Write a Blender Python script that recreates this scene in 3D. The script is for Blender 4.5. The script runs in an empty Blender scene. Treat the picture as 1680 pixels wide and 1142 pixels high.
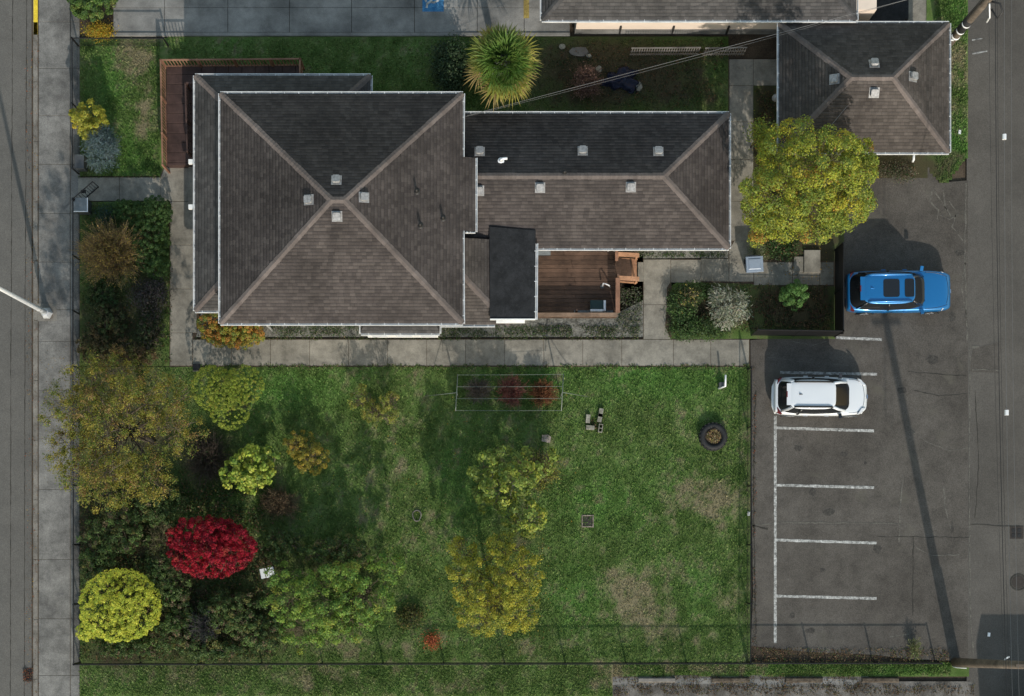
import bpy, math, random
import numpy as np
from mathutils import Vector, Matrix
R = math.radians
rng = np.random.default_rng(7)
random.seed(7)
scene = bpy.context.scene
col = scene.collection

# ------------------------------------------------------------------ camera
S = 34.4            # photo pixels per metre on the ground
H = 70.0            # flying height of the drone
NX, NY = 815.0, 900.0   # photo pixel straight below the drone
CX, CY = (NX-840)/S, (571-NY)/S
def P(px, py, z=0.0):
    gx, gy = (px-840)/S, (571-py)/S
    k = (H-z)/H
    return Vector((CX+(gx-CX)*k, CY+(gy-CY)*k, z))
cam = bpy.data.cameras.new('camera')
cam.sensor_width = 36.0
cam.lens = 36.0*(H*S)/1680.0
cam.shift_x = (840-NX)/1680.0
cam.shift_y = (NY-571)/1680.0
cam.clip_end = 1000
camo = bpy.data.objects.new('camera', cam)
camo.location = (CX, CY, H)
col.objects.link(camo)
scene.camera = camo

# ------------------------------------------------------------------ light
SUN_EL, SUN_AZ = 31.0, 167.5       # degrees, azimuth clockwise from the top of the picture
world = bpy.data.worlds.new('World'); scene.world = world
world.use_nodes = True
wn = world.node_tree.nodes; wl = world.node_tree.links
sky = wn.new('ShaderNodeTexSky'); sky.sky_type = 'NISHITA'; sky.sun_disc = False
sky.sun_elevation = R(SUN_EL); sky.sun_rotation = R(SUN_AZ)
sky.air_density = 2.0; sky.dust_density = 1.0; sky.ozone_density = 0.0
wn['Background'].inputs['Strength'].default_value = 0.13
wl.new(sky.outputs[0], wn['Background'].inputs[0])
sl = bpy.data.lights.new('sun', 'SUN'); sl.energy = 2.8; sl.angle = R(0.6); sl.color = (1.0, 0.925, 0.83)
so = bpy.data.objects.new('sun', sl); col.objects.link(so)
sd = Vector((math.sin(R(SUN_AZ))*math.cos(R(SUN_EL)), math.cos(R(SUN_AZ))*math.cos(R(SUN_EL)), math.sin(R(SUN_EL))))
so.rotation_euler = sd.to_track_quat('Z', 'Y').to_euler()
so.location = sd*80
vs = scene.view_settings
vs.view_transform = 'Standard'; vs.look = 'None'; vs.exposure = 0.36; vs.gamma = 1.0; vs.use_curve_mapping = False

# ------------------------------------------------------------------ materials
MATS = {}
def nmat(name):
    m = bpy.data.materials.new(name); m.use_nodes = True
    MATS[name] = m
    nt = m.node_tree
    return m, nt, nt.nodes, nt.links, nt.nodes['Principled BSDF']
def noise(nt, scale, detail=4, rough=.6, vec=None, dist=0):
    n = nt.nodes.new('ShaderNodeTexNoise'); n.inputs['Scale'].default_value = scale
    n.inputs['Detail'].default_value = detail; n.inputs['Roughness'].default_value = rough
    n.inputs['Distortion'].default_value = dist
    if vec is None:
        g = nt.nodes.new('ShaderNodeNewGeometry'); vec = g.outputs['Position']
    nt.links.new(vec, n.inputs['Vector'])
    return n.outputs['Fac']
def ramp(nt, fac, stops):
    r = nt.nodes.new('ShaderNodeValToRGB')
    els = r.color_ramp.elements
    while len(els) < len(stops): els.new(.5)
    for e, (p, c) in zip(els, stops):
        e.position = p; e.color = (*c, 1) if len(c) == 3 else c
    nt.links.new(fac, r.inputs['Fac'])
    return r.outputs['Color']
def mix(nt, fac, a, b, mode='MIX'):
    m = nt.nodes.new('ShaderNodeMix'); m.data_type = 'RGBA'; m.blend_type = mode
    for s, v in ((0, fac), (6, a), (7, b)):
        if isinstance(v, (int, float)): m.inputs[s].default_value = v
        elif isinstance(v, tuple): m.inputs[s].default_value = (*v, 1)
        else: nt.links.new(v, m.inputs[s])
    return m.outputs[2]
def bump(nt, fac, strength, dist, bsdf):
    b = nt.nodes.new('ShaderNodeBump'); b.inputs['Strength'].default_value = strength
    b.inputs['Distance'].default_value = dist
    nt.links.new(fac, b.inputs['Height']); nt.links.new(b.outputs[0], bsdf.inputs['Normal'])
def g3(v): return (v, v, v)

def mottled(name, c1, c2, s_big=.5, s_small=25, small=.25, rough=.85, bmp=.3, bdist=.01, c3=None, randobj=0, s_mid=4, mid=.3):
    """two-tone weathered surface with fine grain"""
    m, nt, N, L, b = nmat(name)
    c = ramp(nt, noise(nt, s_big, 5, .62), [(.36, c1), (.62, c2)])
    c = mix(nt, mid, c, ramp(nt, noise(nt, s_mid, 6, .7), [(.3, g3(.45)), (.5, g3(1)), (.75, g3(1.5))]), 'MULTIPLY')
    f = noise(nt, s_small, 3, .7)
    c = mix(nt, small, c, ramp(nt, f, [(.3, g3(.25)), (.5, g3(1)), (.72, g3(1.9))]), 'MULTIPLY')
    if c3 is not None:
        c = mix(nt, ramp(nt, noise(nt, s_big*2.3, 6, .7, dist=.6), [(.58, g3(0)), (.72, g3(1))]), c, c3)
    if randobj:
        oi = N.new('ShaderNodeObjectInfo')
        c = mix(nt, 1.0, c, ramp(nt, oi.outputs['Random'], [(0, g3(1-randobj)), (1, g3(1+randobj))]), 'MULTIPLY')
    L.new(c, b.inputs['Base Color']); b.inputs['Roughness'].default_value = rough
    b.inputs['Specular IOR Level'].default_value = .25
    if bmp: bump(nt, f, bmp, bdist, b)
    return m
def plain(name, c, rough=.5, metal=0, spec=.5, var=.0, scale=6):
    m, nt, N, L, b = nmat(name)
    b.inputs['Roughness'].default_value = rough; b.inputs['Metallic'].default_value = metal
    b.inputs['Specular IOR Level'].default_value = spec
    if var:
        cc = mix(nt, 1.0, c, ramp(nt, noise(nt, scale, 5, .65), [(.3, g3(1-var)), (.7, g3(1+var))]), 'MULTIPLY')
        L.new(cc, b.inputs['Base Color'])
    else: b.inputs['Base Color'].default_value = (*c, 1)
    return m
def grain_wood(name, c1, c2, axis='x', rough=.7, scale=3, randobj=.22):
    m, nt, N, L, b = nmat(name)
    g = N.new('ShaderNodeNewGeometry'); mp = N.new('ShaderNodeMapping')
    mp.inputs['Scale'].default_value = (1, 14, 14) if axis == 'x' else (14, 1, 14)
    L.new(g.outputs['Position'], mp.inputs['Vector'])
    c = ramp(nt, noise(nt, scale, 5, .65, mp.outputs[0]), [(.3, c1), (.68, c2)])
    c = mix(nt, .8, c, ramp(nt, noise(nt, 1.3, 5, .7), [(.3, g3(.4)), (.7, g3(1.45))]), 'MULTIPLY')
    oi = N.new('ShaderNodeObjectInfo')
    c = mix(nt, 1.0, c, ramp(nt, oi.outputs['Random'], [(0, g3(1-randobj)), (1, g3(1+randobj))]), 'MULTIPLY')
    L.new(c, b.inputs['Base Color']); b.inputs['Roughness'].default_value = rough
    b.inputs['Specular IOR Level'].default_value = .25
    return m
def shingle_mat(name, c1, c2, c3):
    m, nt, N, L, b = nmat(name)
    g = N.new('ShaderNodeNewGeometry')
    c = ramp(nt, g.outputs['Random Per Island'], [(0, c1), (.5, c2), (1, c3)])
    c = mix(nt, .75, c, ramp(nt, noise(nt, .55, 5, .6), [(.3, g3(.62)), (.68, g3(1.32))]), 'MULTIPLY')
    c = mix(nt, .5, c, ramp(nt, noise(nt, 2.6, 6, .75), [(.34, g3(.6)), (.5, g3(1)), (.72, g3(1.3))]), 'MULTIPLY')
    c = mix(nt, ramp(nt, noise(nt, 9, 3, .6), [(.7, g3(0)), (.76, g3(.5))]), c, (.13, .125, .11))
    f = noise(nt, 60, 2, .7)
    c = mix(nt, .5, c, ramp(nt, f, [(.3, g3(.5)), (.7, g3(1.45))]), 'MULTIPLY')
    # faint streaks where rain washed the granules
    L.new(c, b.inputs['Base Color']); b.inputs['Roughness'].default_value = .9
    b.inputs['Specular IOR Level'].default_value = .2
    bump(nt, f, .4, .004, b)
    return m
def leaf_mat(name, trans=.28, rough=.55):
    m, nt, N, L, b = nmat(name)
    a = N.new('ShaderNodeAttribute'); a.attribute_name = 'Col'
    L.new(a.outputs['Color'], b.inputs['Base Color'])
    b.inputs['Roughness'].default_value = rough; b.inputs['Specular IOR Level'].default_value = .25
    t = N.new('ShaderNodeBsdfTranslucent'); L.new(a.outputs['Color'], t.inputs['Color'])
    mx = N.new('ShaderNodeMixShader'); mx.inputs[0].default_value = trans
    L.new(b.outputs[0], mx.inputs[1]); L.new(t.outputs[0], mx.inputs[2])
    L.new(mx.outputs[0], N['Material Output'].inputs['Surface'])
    return m
def attr_mat(name, rough=.95, small=.4, sc=22):
    m, nt, N, L, b = nmat(name)
    a = N.new('ShaderNodeAttribute'); a.attribute_name = 'Col'
    f = noise(nt, sc, 4, .75)
    c = mix(nt, small, a.outputs['Color'], ramp(nt, f, [(.28, g3(.2)), (.5, g3(1)), (.75, g3(2.1))]), 'MULTIPLY')
    L.new(c, b.inputs['Base Color']); b.inputs['Roughness'].default_value = rough
    b.inputs['Specular IOR Level'].default_value = .15
    bump(nt, f, .6, .03, b)
    return m

mottled('dirt', (.05, .038, .026), (.085, .065, .045), .8, 18, .5, .95, .8, .03)
mottled('asphalt_lot', (.067, .06, .052), (.096, .087, .076), .22, 28, .55, .9, .5, .008, s_mid=1.3, mid=.5, c3=(.1, .093, .075))
mottled('asphalt_alley', (.073, .067, .059), (.103, .095, .084), .16, 30, .45, .9, .5, .008, s_mid=.9, mid=.22)
mottled('asphalt_road', (.098, .094, .086), (.122, .116, .105), .18, 30, .4, .9, .4, .008, s_mid=1.1, mid=.2)
mottled('asphalt_south', (.06, .055, .048), (.17, .16, .145), .9, 24, .5, .9, .5, .01, c3=(.07, .06, .035))
mottled('concrete_walk', (.105, .102, .096), (.2, .194, .18), .6, 22, .35, .88, .2, .004, randobj=.07, s_mid=2.2, mid=.55, c3=(.1, .098, .098))  # dark blotches: damp stains, also tree shadow put into the colour
mottled('concrete_path', (.165, .154, .128), (.255, .238, .2), .5, 22, .2, .88, .2, .004, randobj=.05, s_mid=2.0, mid=.42, c3=(.135, .128, .11))
mottled('concrete_pad', (.125, .122, .114), (.235, .228, .212), .5, 22, .22, .88, .2, .004, randobj=.06, s_mid=1.5, mid=.5)
mottled('concrete_kerb', (.13, .12, .105), (.22, .205, .18), 1.2, 20, .3, .9, .3, .006, c3=(.10, .07, .045))
mottled('gravel', (.09, .088, .075), (.22, .215, .19), 5, 14, .5, .95, .9, .04, c3=(.07, .085, .035))
mottled('paint_white', (.17, .17, .16), (.46, .46, .44), 6, 14, .7, .8, .2, .002)
mottled('paint_white_worn', (.13, .128, .12), (.4, .4, .385), 5, 14, .6, .8, .2, .002)
mottled('paint_yellow', (.62, .44, .03), (.75, .55, .05), 3, 14, .3, .8, .2, .002)
mottled('paint_yellow_worn', (.2, .15, .05), (.33, .25, .07), 3, 14, .4, .8, .2, .002)
mottled('paint_blue', (.02, .11, .25), (.06, .2, .36), 5, 20, .4, .8, .2, .002)
mottled('crack_fill', (.085, .08, .07), (.135, .127, .108), 3, 14, .5, .9, .2, .002)
mottled('oil_dark', (.04, .037, .033), (.062, .057, .05), 8, 14, .5, .8, .2, .002)
mottled('crack_dark', (.03, .028, .024), (.05, .047, .04), 3, 14, .4, .9, .2, .002)
shingle_mat('shingle', (.05, .043, .041), (.063, .054, .051), (.08, .069, .064))
shingle_mat('shingle_east', (.062, .054, .049), (.076, .066, .06), (.095, .083, .075))
shingle_mat('shingle_grey', (.054, .052, .051), (.068, .065, .063), (.088, .083, .08))
shingle_mat('ridge_tan', (.135, .111, .099), (.147, .122, .109), (.16, .133, .119))
mottled('shingle_deck', (.027, .024, .023), (.036, .032, .03), .5, 30, .3)
mottled('membrane_black', (.012, .013, .014), (.024, .025, .027), 1.6, 26, .5, .8, .4, .006, s_mid=5, mid=.6, c3=(.034, .035, .036))
plain('gutter_white', (.6, .61, .61), .45, 0, .4, .22, 2.2)
plain('trim_white', (.75, .75, .73), .55, 0, .3, .06, 3)
plain('wall_white', (.66, .65, .62), .8, 0, .2, .08, 1.5)
plain('wall_cream', (.72, .6, .49), .8, 0, .2, .06, 1.5)
plain('vent_metal', (.32, .315, .31), .55, .3, .5, .35, 9)
plain('vent_dark', (.02, .02, .022), .6, 0, .4)
plain('pipe_dark', (.025, .024, .023), .6, 0, .4)
grain_wood('cedar', (.058, .036, .025), (.125, .076, .052), 'x', .65, 3)
grain_wood('cedar_new', (.32, .165, .09), (.43, .235, .14), 'x', .7, 3, .1)
grain_wood('rail_cap', (.18, .12, .08), (.26, .175, .12), 'x', .7, 3, .08)
grain_wood('rail_orange', (.2, .105, .066), (.29, .155, .1), 'y', .7, 3, .12)
grain_wood('deck_brown', (.05, .03, .026), (.075, .046, .039), 'y', .6, 3, .12)
grain_wood('pole_wood', (.085, .07, .056), (.17, .14, .112), 'x', .85, 1.5, 0)
grain_wood('grey_wood', (.13, .12, .108), (.23, .215, .195), 'x', .85, 2, .15)
mottled('bark', (.05, .038, .028), (.11, .09, .068), 4, 18, .4, .95, .8, .02)
mottled('bark_pale', (.2, .18, .145), (.32, .29, .24), 4, 18, .4, .95, .8, .02)
plain('fence_black', (.012, .012, .013), .5, .3, .5)
plain('wire_black', (.02, .02, .021), .5, 0, .4)
plain('wire_grey', (.2, .2, .2), .5, .4, .4)
plain('pipe_green', (.16, .185, .155), .5, .2, .5, .1)
plain('galvanised', (.62, .64, .66), .38, .35, .5, .1, 5)
plain('rubber', (.018, .018, .019), .75, 0, .4, .3, 12)
plain('tarp_navy', (.009, .012, .03), .6, 0, .3, .4, 6)
plain('bin_blue', (.16, .2, .26), .45, 0, .5, .08)
plain('bin_lid', (.24, .29, .36), .38, 0, .5, .08)
plain('plastic_grey', (.06, .065, .07), .5, 0, .5, .1)
plain('plastic_white', (.78, .79, .8), .35, 0, .5)
plain('plastic_green', (.012, .035, .03), .5, 0, .5)
plain('mat_grey', (.16, .18, .19), .8, 0, .2, .2)
mottled('block_concrete', (.13, .125, .1), (.3, .29, .24), 6, 25, .4, .9, .5, .01)
mottled('stone_flat', (.2, .165, .14), (.3, .25, .22), 4, 25, .4, .9, .5, .01)
plain('iron', (.05, .042, .036), .7, .4, .4, .3, 10)
m, nt, N, L, b = nmat('car_blue'); b.inputs['Base Color'].default_value = (.008, .155, .4, 1); b.inputs['Metallic'].default_value = .35; b.inputs['Roughness'].default_value = .28; b.inputs['Coat Weight'].default_value = .8; b.inputs['Coat Roughness'].default_value = .05
m, nt, N, L, b = nmat('car_white'); b.inputs['Base Color'].default_value = (.66, .685, .71, 1); b.inputs['Roughness'].default_value = .3; b.inputs['Coat Weight'].default_value = .8; b.inputs['Coat Roughness'].default_value = .05
m, nt, N, L, b = nmat('car_black'); b.inputs['Base Color'].default_value = (.008, .009, .012, 1); b.inputs['Roughness'].default_value = .3; b.inputs['Coat Weight'].default_value = .5
m, nt, N, L, b = nmat('car_glass'); b.inputs['Base Color'].default_value = (.012, .014, .016, 1); b.inputs['Roughness'].default_value = .06; b.inputs['Specular IOR Level'].default_value = .55
plain('chrome', (.7, .7, .72), .15, 1)
plain('lamp_clear', (.6, .62, .65), .12, 0, .6)
plain('lamp_red', (.11, .012, .014), .2, 0, .6)
leaf_mat('leaf', .36); leaf_mat('needle', .08, .7); leaf_mat('grass_blade', .25, .7)
attr_mat('lawn'); attr_mat('litter', .9, .2)

# ------------------------------------------------------------------ mesh helpers
def tag(o, label=None, cat=None, group=None, kind=None):
    if label: o['label'] = label
    if cat: o['category'] = cat
    if group: o['group'] = group
    if kind: o['kind'] = kind
    return o
def thing(name, label, cat, loc=(0, 0, 0), group=None, rz=0):
    o = bpy.data.objects.new(name, None); col.objects.link(o)
    o.location = loc; o.rotation_euler = (0, 0, rz); o.empty_display_size = .3
    return tag(o, label, cat, group)
def parent_world(o, p):
    o.parent = p
    if p.type == 'EMPTY' and not p.get('local'):
        o.matrix_parent_inverse = (Matrix.Translation(p.location) @ p.rotation_euler.to_matrix().to_4x4()).inverted()
def mk(name, verts, faces, mat, parent=None, smooth=False, colors=None, local=False):
    me = bpy.data.meshes.new(name)
    if isinstance(verts, np.ndarray) and isinstance(faces, np.ndarray):
        nv, nf, k = len(verts), len(faces), faces.shape[1]
        me.vertices.add(nv); me.vertices.foreach_set('co', verts.astype(np.float32).ravel())
        me.loops.add(nf*k); me.loops.foreach_set('vertex_index', faces.astype(np.int32).ravel())
        me.polygons.add(nf); me.polygons.foreach_set('loop_start', np.arange(0, nf*k, k, dtype=np.int32))
        me.polygons.foreach_set('loop_total', np.full(nf, k, dtype=np.int32))
        me.update(calc_edges=True)
    else:
        me.from_pydata([tuple(v) for v in verts], [], [tuple(f) for f in faces]); me.update()
    if colors is not None:
        a = me.color_attributes.new('Col', 'FLOAT_COLOR', 'POINT')
        c = np.ones((len(me.vertices), 4), np.float32); c[:, :3] = colors
        a.data.foreach_set('color', c.ravel())
    if smooth: me.polygons.foreach_set('use_smooth', np.ones(len(me.polygons), bool))
    if mat: me.materials.append(MATS[mat])
    o = bpy.data.objects.new(name, me); col.objects.link(o)
    if parent is not None:
        if local: o.parent = parent
        else: parent_world(o, parent)
    return o
class MB:
    def __init__(s): s.v = []; s.f = []
    def add(s, vs, fs):
        n = len(s.v); s.v += [tuple(v) for v in vs]; s.f += [tuple(i+n for i in f) for f in fs]; return s
    def box(s, c, d, rz=0, tilt=None):
        x, y, z = d[0]/2, d[1]/2, d[2]/2
        M = Matrix.Rotation(rz, 3, 'Z')
        if tilt is not None: M = tilt
        vs = [Vector(c)+M@Vector((a*x, b*y, e*z)) for e in (-1, 1) for a, b in ((-1, -1), (1, -1), (1, 1), (-1, 1))]
        return s.add(vs, [(3, 2, 1, 0), (4, 5, 6, 7), (0, 1, 5, 4), (1, 2, 6, 5), (2, 3, 7, 6), (3, 0, 4, 7)])
    def span(s, a, b2): # box from min corner to max corner
        a, b2 = Vector(a), Vector(b2); d = b2-a
        return s.box((a+b2)/2, (abs(d.x), abs(d.y), abs(d.z)))
    def beam(s, p, q, w, h):  # oriented bar from p to q, width w (horizontal) height h
        p, q = Vector(p), Vector(q); d = (q-p).normalized()
        up = Vector((0, 0, 1)) if abs(d.z) < .95 else Vector((1, 0, 0))
        sx = d.cross(up).normalized(); u = sx.cross(d)
        vs = []
        for e in (p, q):
            for a, b in ((-1, -1), (1, -1), (1, 1), (-1, 1)): vs.append(e+sx*a*w/2+u*b*h/2)
        return s.add(vs, [(0, 1, 2, 3), (7, 6, 5, 4), (0, 4, 5, 1), (1, 5, 6, 2), (2, 6, 7, 3), (3, 7, 4, 0)])
    def tube(s, pts, r, n=8, caps=True):
        pts = [Vector(p) for p in pts]
        rs = r if isinstance(r, (list, tuple)) else [r]*len(pts)
        rings = []; vs = []
        prev = None
        for i, p in enumerate(pts):
            d = (pts[min(i+1, len(pts)-1)]-pts[max(i-1, 0)])
            d = d.normalized() if d.length > 1e-9 else Vector((0, 0, 1))
            if prev is None:
                a = Vector((1, 0, 0)) if abs(d.x) < .9 else Vector((0, 1, 0))
            else: a = prev
            sx = (a-d*a.dot(d)).normalized(); sy = d.cross(sx); prev = sx
            for k in range(n):
                t = 2*math.pi*k/n
                vs.append(p+(sx*math.cos(t)+sy*math.sin(t))*rs[i])
        fs = []
        for i in range(len(pts)-1):
            for k in range(n):
                k2 = (k+1) % n
                fs.append((i*n+k, i*n+k2, (i+1)*n+k2, (i+1)*n+k))
        if caps:
            fs.append(tuple(range(n-1, -1, -1))); fs.append(tuple((len(pts)-1)*n+k for k in range(n)))
        return s.add(vs, fs)
    def prism(s, poly, z0, z1):
        n = len(poly)
        vs = [(p[0], p[1], z0) for p in poly]+[(p[0], p[1], z1) for p in poly]
        fs = [tuple(range(n-1, -1, -1)), tuple(range(n, 2*n))]+[(i, (i+1) % n, n+(i+1) % n, n+i) for i in range(n)]
        return s.add(vs, fs)
    def lathe(s, prof, c=(0, 0, 0), n=24):
        vs = []; fs = []
        for (r, z) in prof:
            for k in range(n):
                t = 2*math.pi*k/n; vs.append((c[0]+r*math.cos(t), c[1]+r*math.sin(t), c[2]+z))
        for i in range(len(prof)-1):
            for k in range(n):
                k2 = (k+1) % n; fs.append((i*n+k, i*n+k2, (i+1)*n+k2, (i+1)*n+k))
        return s.add(vs, fs)
    def build(s, name, mat, parent=None, smooth=False, local=False):
        return mk(name, s.v, s.f, mat, parent, smooth, local=local)
PIECES = {}
def piece(name, c, d, mat, parent, rz=0):
    """one bevelled board / slab / block; alike pieces share mesh data"""
    key = (round(d[0], 2), round(d[1], 2), round(d[2], 2), mat)
    if key not in PIECES:
        x, y, z = d[0]/2, d[1]/2, d[2]/2; bv = min(.012, x*.3, y*.3, z*.4)
        vs = []
        for zz, ins in ((-z, 0), (z-bv, 0), (z, bv)):
            vs += [(-x+ins, -y+ins, zz), (x-ins, -y+ins, zz), (x-ins, y-ins, zz), (-x+ins, y-ins, zz)]
        fs = [(3, 2, 1, 0), (8, 9, 10, 11)]
        for l in (0, 4):
            fs += [(l+i, l+(i+1) % 4, l+4+(i+1) % 4, l+4+i) for i in range(4)]
        me = bpy.data.meshes.new(name); me.from_pydata(vs, [], fs); me.update(); me.materials.append(MATS[mat])
        PIECES[key] = me
    o = bpy.data.objects.new(name, PIECES[key]); col.objects.link(o)
    parent_world(o, parent)
    o.location = c; o.rotation_euler = (0, 0, rz)
    return o
def pxpoly(pts, z=0.0): return [P(x, y, z) for x, y in pts]
def sheet(name, pts, z, mat, kind='structure', parent=None):
    o = mk(name, pxpoly(pts, z), [tuple(range(len(pts)))][:1], mat, parent)
    # make sure the face looks up
    if o.data.polygons[0].normal.z < 0: o.data.flip_normals()
    if parent is None: o['kind'] = kind
    return o
def rect(x0, y0, x1, y1): return [(x0, y1), (x1, y1), (x1, y0), (x0, y0)]

# ------------------------------------------------------------------ setting: ground
g = mk('ground', [(-150, -150, -.12), (150, -150, -.12), (150, 150, -.12), (-150, 150, -.12)], [(0, 1, 2, 3)], 'dirt'); g['kind'] = 'structure'
sheet('road', rect(-900, -900, 52, 2600), -.085, 'asphalt_road')
sheet('alley', rect(1586, -900, 2600, 2600), -.02, 'asphalt_alley')
lot = sheet('parking_lot', [(1231, 558), (1384, 548), (1384, 255), (1525, 255), (1540, 300), (1588, 296), (1588, 1085), (1500, 1082), (1430, 1074), (1330, 1070), (1236, 1060)], -.016, 'asphalt_lot')
slot = sheet('south_lot', [(1002, 1108), (1420, 1108), (1440, 1118), (1600, 1118), (1600, 1500), (1000, 1500)], -.012, 'asphalt_south')
sheet('driveway', rect(1470, -60, 1558, 60), -.02, 'concrete_path')

# kerb of the west street, cast in lengths
kerb = sheet('kerb', rect(54, -300, 63, 1500), -.05, 'concrete_kerb')
kz = P(0, 0).z
y = -40
while y < 1200:
    a, b2 = P(55, y), P(62, y+98)
    w = abs(b2.x-a.x); l = abs(a.y-b2.y)
    mat_k = 'paint_yellow' if y+98 < 60 else 'concrete_kerb'
    piece('kerb_stone', ((a.x+b2.x)/2, (a.y+b2.y)/2, -.05), (w, l-.02, .14), mat_k, kerb)
    y += 98 if y > -40 else 76

# sidewalk slabs
walk = sheet('sidewalk', rect(62, -300, 131, 1500), .0, 'dirt')
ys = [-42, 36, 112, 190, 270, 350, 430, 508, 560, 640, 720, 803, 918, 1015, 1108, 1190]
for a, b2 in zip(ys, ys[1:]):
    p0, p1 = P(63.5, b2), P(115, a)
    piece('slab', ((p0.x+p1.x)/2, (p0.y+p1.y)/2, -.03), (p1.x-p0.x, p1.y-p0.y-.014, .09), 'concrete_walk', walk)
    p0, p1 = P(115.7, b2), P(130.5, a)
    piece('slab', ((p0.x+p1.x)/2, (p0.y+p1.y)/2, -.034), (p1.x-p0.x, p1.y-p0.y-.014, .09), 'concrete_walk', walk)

# concrete parking pad to the north
pad = sheet('concrete_pad', rect(186, -400, 935, 59), -.03, 'dirt')
xs = [186, 270, 374, 475, 577, 680, 783, 860, 935]
yy = [-110, -50, 13, 54]
for i in range(len(xs)-1):
    for j in range(len(yy)-1):
        if 2 < i < 7 and j == 1: pass
        p0, p1 = P(xs[i], yy[j+1]), P(xs[i+1], yy[j])
        piece('slab', ((p0.x+p1.x)/2, (p0.y+p1.y)/2, 0), (p1.x-p0.x-.02, p1.y-p0.y-.012, .09), 'concrete_pad', pad)
p0, p1 = P(180, 60), P(935, 54.6)
piece('kerb_stone', ((p0.x+p1.x)/2, (p0.y+p1.y)/2, .02), (p1.x-p0.x, p1.y-p0.y, .18), 'concrete_pad', pad)
# painted accessible-bay emblem and stripe
em = sheet('accessible_bay_marking', rect(693, -19, 728, 19), .049, 'paint_blue')
mb = MB()
def ribbon(mb, pts, w, z):
    for a, b2 in zip(pts, pts[1:]):
        a, b2 = P(*a, z), P(*b2, z); d = (b2-a).normalized(); n = Vector((-d.y, d.x, 0))*w/2; a = a-d*w*.3; b2 = b2+d*w*.3
        z += .0006
        mb.add([a-n, b2-n, b2+n, a+n], [(0, 1, 2, 3)])
for pl in ([(700, 12), (701, 6), (706, 3), (709, -2)], [(705, 3), (712, 4), (718, 1), (722, -3)], [(699, 2), (697, -3), (700, -8), (707, -10)], [(711, -4), (712, -12), (708, -15)]):
    ribbon(mb, pl, .1, .053)
mb.build('wheelchair_symbol', 'paint_white', em)
sheet('bay_stripe', rect(859, -110, 868, 30), .049, 'paint_yellow_worn')

# paths, in slabs
path = sheet('garden_path', [(150, 330), (278, 330), (278, 602), (1230, 602), (1230, 556), (1102, 556), (1102, 462), (1372, 470), (1372, 428), (1236, 426), (1236, 140), (1290, 140), (1290, 97), (1195, 97), (1195, 425), (1055, 425), (1055, 556), (322, 556), (322, 272), (270, 272), (262, 290), (126, 290), (126, 330)], .004, 'dirt')
def slab(x0, y0, x1, y1, z=0.0, mat='concrete_path', th=.09, par=None):
    p0, p1 = P(x0, y1), P(x1, y0)
    piece('slab', ((p0.x+p1.x)/2, (p0.y+p1.y)/2, z-.03), (p1.x-p0.x-.014, p1.y-p0.y-.014, th), mat, par or path)
def slab_poly(pts, z0=-.06, z1=.015, mat='concrete_path', par=None):
    m = MB().prism(pxpoly(pts)[::-1], z0, z1); o = m.build('slab', mat, par or path)
    import bmesh
    bm = bmesh.new(); bm.from_mesh(o.data); bmesh.ops.recalc_face_normals(bm, faces=bm.faces); bm.to_mesh(o.data); bm.free()
    return o
for x0, x1 in ((128, 196), (196, 264)): slab(x0, 291, x1, 330)
slab_poly([(264, 291), (272, 272), (324, 272), (324, 330), (264, 330)])
for y0, y1 in ((330.5, 402), (402, 474), (474, 546), (546, 600)): slab(279, y0, 323 if y0 < 480 else 316, y1)
for i in range(11):
    slab(316+i*64 if i else 316.5, 557, 316+(i+1)*64, 600)
slab(1020, 557, 1105, 600); slab(1105, 557, 1166, 600); slab(1166, 557, 1229, 600)
slab_poly([(1056, 556.5), (1056, 500), (1094, 500), (1091, 535), (1100, 556.5)])
slab_poly([(1056, 499.5), (1056, 426), (1100, 426), (1100, 463), (1094, 472), (1094, 499.5)])
slab(1100.5, 426, 1150, 464); slab(1150, 424, 1196, 462)
slab_poly([(1196.5, 462), (1196.5, 410), (1205, 395), (1236, 395), (1236, 462)])
for y0, y1 in ((330, 395), (262, 330), (200, 262), (140.5, 200)): slab(1196.5, y0, 1236, y1)
slab(1196.5, 97, 1236, 140.5); slab(1236, 97, 1290, 140.5)
for x0, x1 in ((1236.5, 1300), (1300, 1345), (1345, 1368)): slab(x0, 430, x1, 468, -.006)
slab(1318, 411, 1345, 448, .09, 'concrete_path', .2); slab(1302, 421, 1318, 446, .04, 'concrete_path', .12)
slab(1046, 430, 1056, 462, .004)
# gravel verge round the house and deck
sheet('gravel_verge', [(322, 553), (1055, 553), (1055, 410), (1196, 408), (1196, 423), (1054, 424), (1054, 470), (1040, 470), (1000, 520), (330, 510)], -.003, 'gravel')

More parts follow.
